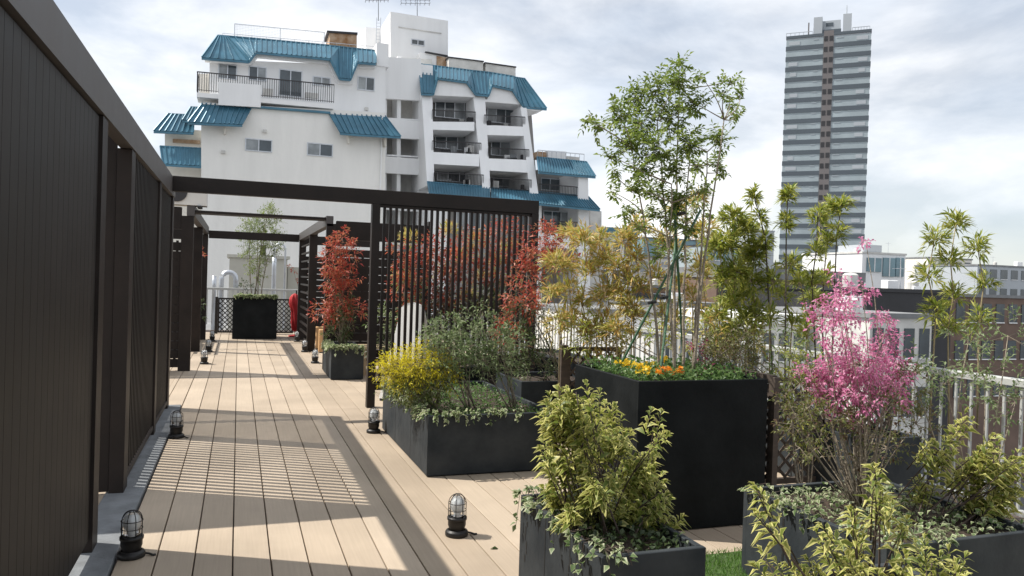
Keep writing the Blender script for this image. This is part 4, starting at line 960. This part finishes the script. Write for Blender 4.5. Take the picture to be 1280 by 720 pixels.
# red photinia behind the slat screen and beyond it
shrub('photinia', 'red leaved shrub behind the left half of the slat screen', 'shrub', (2.25, 9.65, .43), [PB(545, 318, 22, 9.8), (PB(520, 340, 18, 9.8)), PB(570, 330, 20, 9.6), PB(505, 355, 16, 9.8), PB(498, 320, 12, 9.8), PB(512, 385, 12, 9.8), PB(585, 300, 12, 9.7), PB(550, 385, 14, 9.8), PB(560, 365, 20, 9.7), PB(590, 345, 16, 9.6), PB(530, 400, 14, 9.6, 'photgreen'), PB(570, 400, 22, 9.7, 'photgreen')], 'photinia', per=17, ll=.08, lw=.022, tl=.12)
shrub('photinia', 'red leaved shrub behind the right half of the slat screen', 'shrub', (3.3, 9.6, .43), [PB(630, 302, 24, 9.6), PB(655, 318, 20, 9.6), PB(625, 335, 18, 9.5), PB(660, 350, 20, 9.6, 'photgreen'), PB(625, 375, 22, 9.6, 'photgreen'), PB(600, 395, 22, 9.6, 'photgreen')], 'photinia', per=17, ll=.08, lw=.022, tl=.12)
shrub('photinia', 'bright red leaved shrub just right of the slat screen post', 'shrub', (3.1, 7.1, .52), [PB(682, 300, 16, 7.2), PB(700, 315, 14, 7.2), PB(670, 320, 15, 7.2), PB(660, 345, 14, 7.2), PB(650, 372, 15, 7.1), PB(712, 330, 8, 7.2), PB(640, 400, 12, 7.1, 'photgreen'), PB(672, 405, 16, 7.1, 'photgreen'), PB(655, 430, 20, 7.0, 'photgreen'), PB(635, 415, 14, 7.1), PB(665, 385, 10, 7)], 'photinia', per=30, ll=.06, lw=.018, tl=.10)
# red photinia in its cube planter by the walk
shrub('photinia', 'slim red leaved shrub in the small planter by the walk', 'shrub', (1.52, 11.75, .42), [PB(428, 298, 9, 11.7), PB(420, 312, 11, 11.7), PB(435, 318, 12, 11.7), PB(415, 330, 12, 11.7), PB(428, 342, 14, 11.7), PB(412, 350, 10, 11.7), PB(440, 352, 8, 11.7), PB(424, 366, 12, 11.7), PB(405, 392, 12, 11.7), PB(422, 388, 14, 11.7), PB(444, 386, 10, 11.7), PB(428, 405, 14, 11.7, 'photgreen'), PB(422, 418, 12, 11.7, 'photgreen'), PB(430, 375, 8, 11.7, 'photgreen')], 'photinia', per=17, ll=.08, lw=.024, tl=.10)
# olive, gold conifer, dark shrub in the first low planter
shrub('olive_shrub', 'grey green shrub in the middle of the low planter by the slat screen', 'shrub', (1.86, 6.15, .42), [PB(545, 420, 15, 6.2), PB(560, 438, 20, 6.1), PB(575, 412, 14, 6.2), PB(540, 445, 14, 6.1), PB(590, 432, 18, 6.2), PB(570, 455, 20, 6.1), PB(552, 410, 8, 6.2)], 'olive', per=48, ll=.040, lw=.014, tl=.09, spread=.7)
shrub('olive_shrub', 'grey green shrub at the right of the low planter', 'shrub', (2.22, 6.1, .42), [PB(610, 418, 16, 6.2), PB(625, 440, 18, 6.1), PB(605, 450, 16, 6.1), PB(600, 395, 8, 6.2), PB(635, 460, 14, 6.1), PB(640, 425, 12, 6.2)], 'olive', per=48, ll=.040, lw=.014, tl=.09, spread=.7)
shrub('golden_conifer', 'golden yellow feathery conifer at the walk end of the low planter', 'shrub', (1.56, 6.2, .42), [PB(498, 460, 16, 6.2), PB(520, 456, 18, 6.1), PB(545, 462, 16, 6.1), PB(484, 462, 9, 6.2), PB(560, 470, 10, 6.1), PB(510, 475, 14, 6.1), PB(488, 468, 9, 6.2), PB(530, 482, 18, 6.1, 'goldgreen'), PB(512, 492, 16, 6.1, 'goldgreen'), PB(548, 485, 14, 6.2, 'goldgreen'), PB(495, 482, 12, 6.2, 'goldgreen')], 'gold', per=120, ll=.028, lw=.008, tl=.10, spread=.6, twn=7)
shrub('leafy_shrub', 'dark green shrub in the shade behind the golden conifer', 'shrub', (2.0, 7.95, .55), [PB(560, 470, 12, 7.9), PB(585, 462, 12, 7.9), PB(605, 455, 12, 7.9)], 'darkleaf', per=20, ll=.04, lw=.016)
shrub('leafy_shrub', 'mixed green shrub in the planter right of the olive shrub', 'shrub', (2.95, 7.1, .52), [PB(672, 455, 15, 7.0), PB(690, 440, 12, 7.0), PB(660, 470, 10, 6.9), PB(680, 468, 12, 6.95)], 'olive', per=22, ll=.04, lw=.016)
# big variegated shrub in the foreground planter
VB = [(700, 500, 22), (720, 490, 18), (740, 500, 16), (690, 530, 24), (725, 530, 26), (760, 520, 20), (705, 565, 28), (745, 560, 28), (780, 545, 20), (700, 600, 28), (740, 600, 30), (780, 590, 26), (800, 565, 20), (820, 520, 10), (822, 545, 12), (815, 590, 22), (735, 635, 28), (775, 640, 28), (810, 635, 26), (835, 610, 16), (840, 645, 12), (675, 560, 12), (705, 640, 16), (790, 680, 18), (760, 675, 16)]
def varieg(name, lb, base, VB, Y, jit=.2, per=8, ll=.082, lw=.030, stemr=.005, group=None):
    o = Vector(base); t = thing(name, lb, 'shrub', group, tuple(o)); st = MB(); lv = LV()
    for (px, py, r_) in VB:
        c, rr = blob(px, py, r_, Y+rnd.uniform(-jit, jit)); f = o+Vector((rnd.uniform(-.12, .12), rnd.uniform(-.2, .2), 0)); f.x += (c.x-f.x)*.4
        n_ = max(2, int(per*(rr/.08)**2))
        for k in range(n_):
            e = inball(c, rr); s = Vector((f.x+rnd.gauss(0, .02)+(e.x-f.x)*.5, f.y+(e.y-f.y)*.5, max(o.z, e.z-rnd.uniform(.14, .26)))); s = e.lerp(s, .6) if 0 else s
            d = (e-s); ln = d.length
            if k % 3 == 0: st.tube([s-o, s.lerp(e, .5)-o+rv(.004), e-o], [.003, .0024, .0012], 4)
            else: st.tube([s.lerp(e, .6)-o, e-o], [.002, .001], 3)
            d.normalize(); sd = d.cross(Vector((0, 0, 1))+rv(.3)).normalized(); q = sd.cross(d)
            m_ = 7
            for i in range(m_):      # opposite pairs, rising and arching over
                p = s.lerp(e, .45+.55*(i+.5)/m_); an = (i % 2)*1.57+rnd.uniform(-.3, .3)
                for sg in (-1, 1):
                    dd = (sd*math.cos(an)+q*math.sin(an))*sg+d*.75; kk = rnd.uniform(.65, 1.15)*(1-.35*i/m_); lv.add(tuple(p-o), tuple(dd), ll*kk, lw*kk)
            for i in range(3): lv.add(tuple(e-o), tuple(d+rv(.35)), ll*.6, lw*.6)
        st.tube([p-o for p in curve(f, c, .05, 4)], taper(stemr, .002, 4), 5)
    st.build('stem', M['barkd'], t, True); lv.build('foliage', M['varieg'], t, droop=.20, fold=.22)
    return t
varieg('variegated_shrub', 'bushy yellow variegated shrub filling the foreground planter', (1.57, 3.05, .40), VB, 3.05, .16)
varieg('variegated_shrub', 'pale edged shrub with long upright shoots in the right foreground', (2.1, 1.95, .40), [(950, 650, 9), (962, 705, 20), (946, 612, 5), (1005, 708, 22), (1045, 690, 18), (1080, 690, 22), (1060, 712, 22), (1110, 700, 22), (1068, 640, 10), (1104, 640, 14), (1094, 590, 7), (1100, 612, 8), (1130, 660, 16), (1165, 690, 22), (1028, 668, 10), (1200, 705, 20)], 1.95, .10, per=9, ll=.080, lw=.022)
varieg('variegated_shrub', 'leafy variegated shrub at the far right edge of the view', (2.85, 2.7, .40), [(1175, 560, 22), (1215, 590, 28), (1250, 560, 26), (1160, 600, 18), (1240, 620, 28), (1200, 525, 14), (1270, 600, 28)], 2.7, .15, per=9, ll=.08, lw=.028)
# pink flowering shrub
pkb = [(1052, 395, 16, 'pink'), (1030, 400, 12, 'pink'), (1062, 370, 10, 'pink'), (1045, 372, 9, 'pink'), (1078, 362, 8, 'pink'), (1050, 460, 22, 'pink'), (1075, 455, 22, 'pink'), (1030, 475, 14, 'pink'), (1090, 470, 16, 'pink'), (1062, 485, 16, 'pink'), (1098, 445, 10, 'pink'), (1085, 500, 10, 'pink'), (1040, 420, 8, 'pink'), (1022, 382, 6, 'pink'), (1105, 420, 7, 'pink'), (1082, 300, 5, 'pink'), (1048, 345, 6, 'pink'), (1108, 462, 12, 'pink'), (1118, 480, 10, 'pink'), (1012, 462, 10, 'pink'), (1070, 515, 10, 'pink'), (1035, 500, 10, 'pink'), (1100, 395, 8, 'pink'), (1120, 440, 9, 'pink'), (1112, 425, 9, 'pink'), (1125, 462, 12, 'pink'), (1098, 488, 12, 'pink'), (1118, 500, 9, 'pink'), (1110, 405, 6, 'pink'), (1065, 430, 12, 'pink'),
       (1000, 480, 14), (1010, 510, 16), (990, 530, 14), (1040, 525, 18), (1075, 530, 20), (1105, 510, 16), (1020, 560, 14), (1060, 565, 14), (1110, 560, 20), (1000, 560, 10), (1130, 480, 22), (1145, 530, 24), (985, 500, 10)]
shrub('fringe_flower', 'shrub covered in bright pink blossom in the right planter', 'shrub', (2.95, 3.0, .40), [bl(a, b, r_, 3.05+rnd.uniform(-.2, .2), *q) for a, b, r_, *q in pkb], 'loro', per=60, ll=.026, lw=.012, tl=.05, nst=8, sr=.005, upb=.3)
# extra curly petals
# trailing and ground covering ivy
def ivy(lb, runs, z, n, trail=.16, ll=.03, tr=6):
    """runs: rim segments (x0,y0,x1,y1,outward) over which ivy spills"""
    x0, y0, x1, y1, od = runs[0]; o = Vector(((x0+x1)/2, (y0+y1)/2, z)); t = thing('ivy', lb, 'ivy', None, tuple(o)); lv = LV(); st = MB()
    for (x0, y0, x1, y1, od) in runs:
        od = Vector(od)
        L_ = math.hypot(x1-x0, y1-y0)
        for k in range(int(n*L_)):
            a = rnd.random(); p = Vector((x0+(x1-x0)*a, y0+(y1-y0)*a, z+.0))-od*rnd.uniform(.0, .12); ln = rnd.choice((.03, .05, .05, trail*.5, trail, trail*1.3))
            pts = [p+Vector((0, 0, -.02)), p+od*.03+Vector((0, 0, .025))]; q = p.copy()+od*.05; q.x = p.x+(od.x and (x0-p.x+od.x*.03)); 
            if od.y: q.y = y0+od.y*.03
            drop = max(0, ln-.04); pts += [Vector((q.x, q.y, z+.015)), Vector((q.x+rnd.uniform(-.02, .02)*abs(od.y)+od.x*.012, q.y+rnd.uniform(-.03, .03)*abs(od.x)+od.y*.012, z-drop))]
            st.tube([v-o for v in pts], [.0014]*4, 3)
            for j in range(tr if ln < .08 else tr*2):
                i_ = rnd.random(); s = pts[1].lerp(pts[2], i_*2) if i_ < .4 else pts[2].lerp(pts[3], (i_-.4)/.6)
                d = od*.7+rv(.8)+Vector((0, 0, .1)); lv.add(tuple(s-o), tuple(d), ll*rnd.uniform(.6, 1.2), ll*rnd.uniform(.55, .95))
    st.build('runner', M['barkd'], t); lv.build('foliage', M['ivy'], t, droop=.1); return t
ivy('variegated ivy trailing over the walk side and corner of the foreground planter', [(1.345, 3.5, 1.345, 2.64, (-1, 0, 0)), (1.36, 3.51, 1.5, 3.51, (0, 1, 0)), (1.34, 2.64, 1.5, 2.64, (0, -1, 0))], .46, 26, .15, .034)
ivy('variegated ivy over the rim of the low golden conifer planter', [(1.385, 7.5, 1.385, 5.66, (-1, 0, 0)), (1.385, 5.66, 2.4, 5.66, (0, -1, 0))], .47, 30, .09, .036)
ivy('variegated ivy over the corner of the pink shrub planter', [(2.53, 3.35, 2.53, 2.5, (-1, 0, 0)), (2.52, 2.44, 3.0, 2.44, (0, -1, 0))], .465, 22, .10, .032)
ivy('variegated ground ivy at the foot of the red leaved shrub in the small planter', [(1.295, 12.1, 1.295, 11.26, (-1, 0, 0)), (1.295, 11.26, 1.74, 11.26, (0, -1, 0))], .47, 60, .10, .05, 7)
ivy('green ivy at the foot of the tree in the far black cube planter', [(-.1, 18.46, .85, 18.46, (0, -1, 0))], .975, 60, .04, .07, 7)
def carpet(lb, x0, x1, y0, y1, z, n, m, ll, hh, name='ground_cover', cat='plants'):
    o = Vector(((x0+x1)/2, (y0+y1)/2, z)); t = thing(name, lb, cat, None, tuple(o)); lv = LV()
    for k in range(n):
        p = Vector((rnd.uniform(x0, x1), rnd.uniform(y0, y1), z+rnd.random()**2*hh)); lv.add(tuple(p-o), tuple(rv(1)+Vector((0, 0, .7))), ll*rnd.uniform(.6, 1.2), ll*rnd.uniform(.4, .8))
    lv.build('foliage', M[m], t); return t
carpet('low leafy cover over the soil of the golden conifer planter', 1.42, 2.38, 5.7, 7.5, .42, 2000, 'herb', .032, .05)
shrub('ornamental_grass', 'low straw coloured foliage in front of the guard rail behind the tall planter', 'shrub', (4.45, 6.3, .42), [bl(x, y, 13, 6.3, *( () if k % 2 else ('bamg',))) for k, (x, y) in enumerate(((720, 430), (745, 425), (770, 420), (795, 430), (735, 410), (765, 445)))], 'bamy', per=16, ll=.09, lw=.016, tl=.09)
shrub('ornamental_grass', 'low yellow green foliage behind the right half of the tall planter', 'shrub', (4.45, 5.0, .42), [bl(x, y, 14, 5.0, *( () if k % 2 else ('bamg',))) for k, (x, y) in enumerate(((820, 425), (845, 418), (870, 425), (893, 418), (915, 430), (940, 425), (955, 450), (880, 400), (925, 405)))], 'bamy', per=16, ll=.08, lw=.015, tl=.09)
shrub('leafy_shrub', 'pale green foliage in front of the guard rail left of the pink shrub', 'shrub', (4.45, 4.5, .42), [bl(x, y, 13, 4.5, *( () if k % 2 else ('olive',))) for k, (x, y) in enumerate(((1000, 440), (1020, 455), (985, 465), (1010, 480), (975, 430), (1120, 500), (1110, 540)))], 'bamg', per=16, ll=.06, lw=.015, tl=.08)
carpet('low variegated cover in the pink shrub planter', 2.56, 3.4, 2.46, 3.32, .42, 1000, 'ivy', .035, .06)
carpet('leafy green bedding plants in the tall black planter', 2.31, 3.16, 4.1, 4.94, .88, 3600, 'herb', .034, .10)
carpet('low leaves under the foreground variegated shrub', 1.37, 1.77, 2.67, 3.48, .41, 900, 'darkleaf', .035, .06)
# pansies
def pansy(x, y, z, m, mname, lb):
    t = thing('pansy', lb, 'flower', 'pansies at the foot of the tall tree', (x, y, z)); lv = LV(); st = MB()
    for k in range(11):
        c = Vector((rnd.uniform(-.05, .05), rnd.uniform(-.035, .035), rnd.uniform(.05, .085))); st.tube([(0, 0, 0), c], [.0015]*2, 3); f = Vector((rnd.uniform(-.7, .3), -1, .8)).normalized()
        a = f.cross(Vector((0, 0, 1))).normalized(); b = a.cross(f)
        for j in range(5): an = j*1.2566; lv.add(tuple(c), tuple(a*math.cos(an)+b*math.sin(an)+f*.2), .020, .022)
    st.build('stem', M['herb'], t); lv.build('petal', M[m], t, droop=.0, fold=.05)
ys = [(776, 462, 'pansyY', 'leftmost yellow pansies in the tall black planter'), (786, 459, 'pansyY', 'yellow pansies at the foot of the left green stake'), (796, 466, 'pansyY', 'yellow pansies between the left and the middle green stakes'),
      (808, 471, 'pansyY', 'yellow pansies at the front rim left of the orange pansies'), (816, 463, 'pansyY', 'yellow pansies around the foot of the middle stake'), (828, 456, 'pansyY', 'yellow pansies behind the orange ones beside the tree stems'),
      (828, 471, 'pansyO', 'orange pansies at the front rim, left of two'), (842, 470, 'pansyO', 'orange pansies at the front rim just before the tree stems')]
for i, (px, py, m_, lb) in enumerate(ys):
    p = SZ(px, py, .93); x = min(max(p.x, 2.33), 3.12); y = min(max(p.y, 4.10), 4.9)
    pansy(x, y, .90, m_, '', lb)
# shrubs at the right of the tall planter
shrub('leafy_shrub', 'fine leaved green shrub at the right end of the tall black planter', 'shrub', (3.0, 4.6, .88), [bl(900, 440, 14, 4.6), bl(925, 445, 16, 4.55), bl(940, 430, 10, 4.6), bl(885, 455, 12, 4.55), bl(912, 460, 14, 4.5), bl(940, 462, 10, 4.5), bl(872, 436, 5, 4.5, 'magenta'), bl(872, 444, 4, 4.5, 'magenta'), bl(885, 462, 4, 4.4, 'magenta'), bl(880, 430, 8, 4.6), bl(925, 425, 10, 4.6)], 'loro', per=90, ll=.032, lw=.011, tl=.07, spread=.6)
shrub('leafy_shrub', 'light green shrub against the trellis right of the tall black planter', 'shrub', (3.75, 4.3, .0), [bl(985, 480, 12, 4.3), bl(1000, 455, 14, 4.4), bl(990, 520, 14, 4.3), bl(1010, 500, 12, 4.4), bl(1015, 540, 14, 4.3), bl(990, 440, 10, 4.4)], 'bamg', per=34, ll=.045, lw=.015, tl=.08)
shrub('leafy_shrub', 'green shrub behind the guard rail side trellis at the right edge', 'shrub', (4.4, 3.6, .0), [bl(1140, 470, 24, 3.7), bl(1180, 480, 30, 3.7), bl(1230, 470, 34, 3.7), bl(1270, 500, 30, 3.7), bl(1210, 430, 20, 3.7), bl(1260, 420, 22, 3.8)], 'olive', per=14, ll=.045, lw=.016, tl=.09)
# tree in the far cube planter
def far_tree():
    o = Vector((.38, 18.9, .93)); t = thing('young_tree', 'slender light green tree in the far black cube planter', 'tree', None, tuple(o)); st = MB(); lv = LV()
    C = [(336, 262, 7), (345, 275, 7), (330, 275, 8), (318, 278, 8), (308, 282, 7), (305, 298, 8), (318, 296, 10), (332, 292, 11), (345, 294, 7), (340, 308, 8), (325, 312, 9), (310, 314, 8), (346, 310, 5), (318, 330, 6), (332, 326, 6), (326, 345, 5), (312, 340, 4), (340, 262, 4)]
    for (bx, px, py) in ((-.08, 312, 285), (0, 322, 290), (.06, 336, 262), (.12, 342, 300), (-.03, 330, 300)):
        st.tube([p-o for p in curve(o+Vector((bx, 0, 0)), SY(px, py, 18.9), .04, 6)], taper(.014, .005, 6), 5)
    for (px, py, r_) in C:
        c, rr = blob(px, py, r_, 18.9+rnd.uniform(-.3, .3)); st.tube([c-o-Vector((0, 0, .25)), c-o], [.005, .003], 4)
        for k in range(int(38*(rr/.15)**2)+3): s = inball(c, rr*1.1); spray(lv, s-o, rv(1)+Vector((0, 0, .4)), 6, .055, .02, .14, .8, st, .002)
    st.build('trunk', M['bark'], t); lv.build('crown', M['ash'], t)
far_tree()
shrub('leafy_shrub', 'small dark shrub at the left of the far black cube planter', 'shrub', (.12, 18.8, .93), [bl(305, 355, 6, 18.8), bl(312, 362, 6, 18.8), bl(300, 362, 4, 18.8)], 'darkleaf', per=7, ll=.06, lw=.025)
shrub('leafy_shrub', 'red flowering plant in the left bay of the far pergola', 'shrub', (-1.1, 16.3, .42), [bl(248, 318, 6, 16.5), bl(243, 330, 6, 16.4), bl(252, 314, 4, 16.5), bl(246, 380, 6, 16.2, 'darkleaf'), bl(250, 395, 6, 16.2, 'darkleaf')], 'photinia', per=6, ll=.07, lw=.03)
shrub('leafy_shrub', 'pale pink flowering plant right of the far cube planter', 'shrub', (1.72, 18.85, .46), [bl(366, 335, 5, 19), bl(376, 345, 5, 18.9), bl(388, 335, 6, 18.8), bl(390, 360, 7, 18.8, 'darkleaf'), bl(388, 385, 7, 18.8, 'darkleaf'), bl(380, 408, 6, 18.8, 'darkleaf')], 'photinia', per=6, ll=.06, lw=.03)
# dark leaf-shaped blade stands in for a leaf's shadow on the boards
lf = LV(); lf.add((0, 0, .004), (1, .1, .05), .06, .03); d_ = lf.build('painted_leaf_shadow', M['darkleaf'], None); d_.location = (1.36, 4.05, 0); tag(d_, 'dark patch painted as a leaf shadow on the boards between lamp and foreground planter', 'leaf')
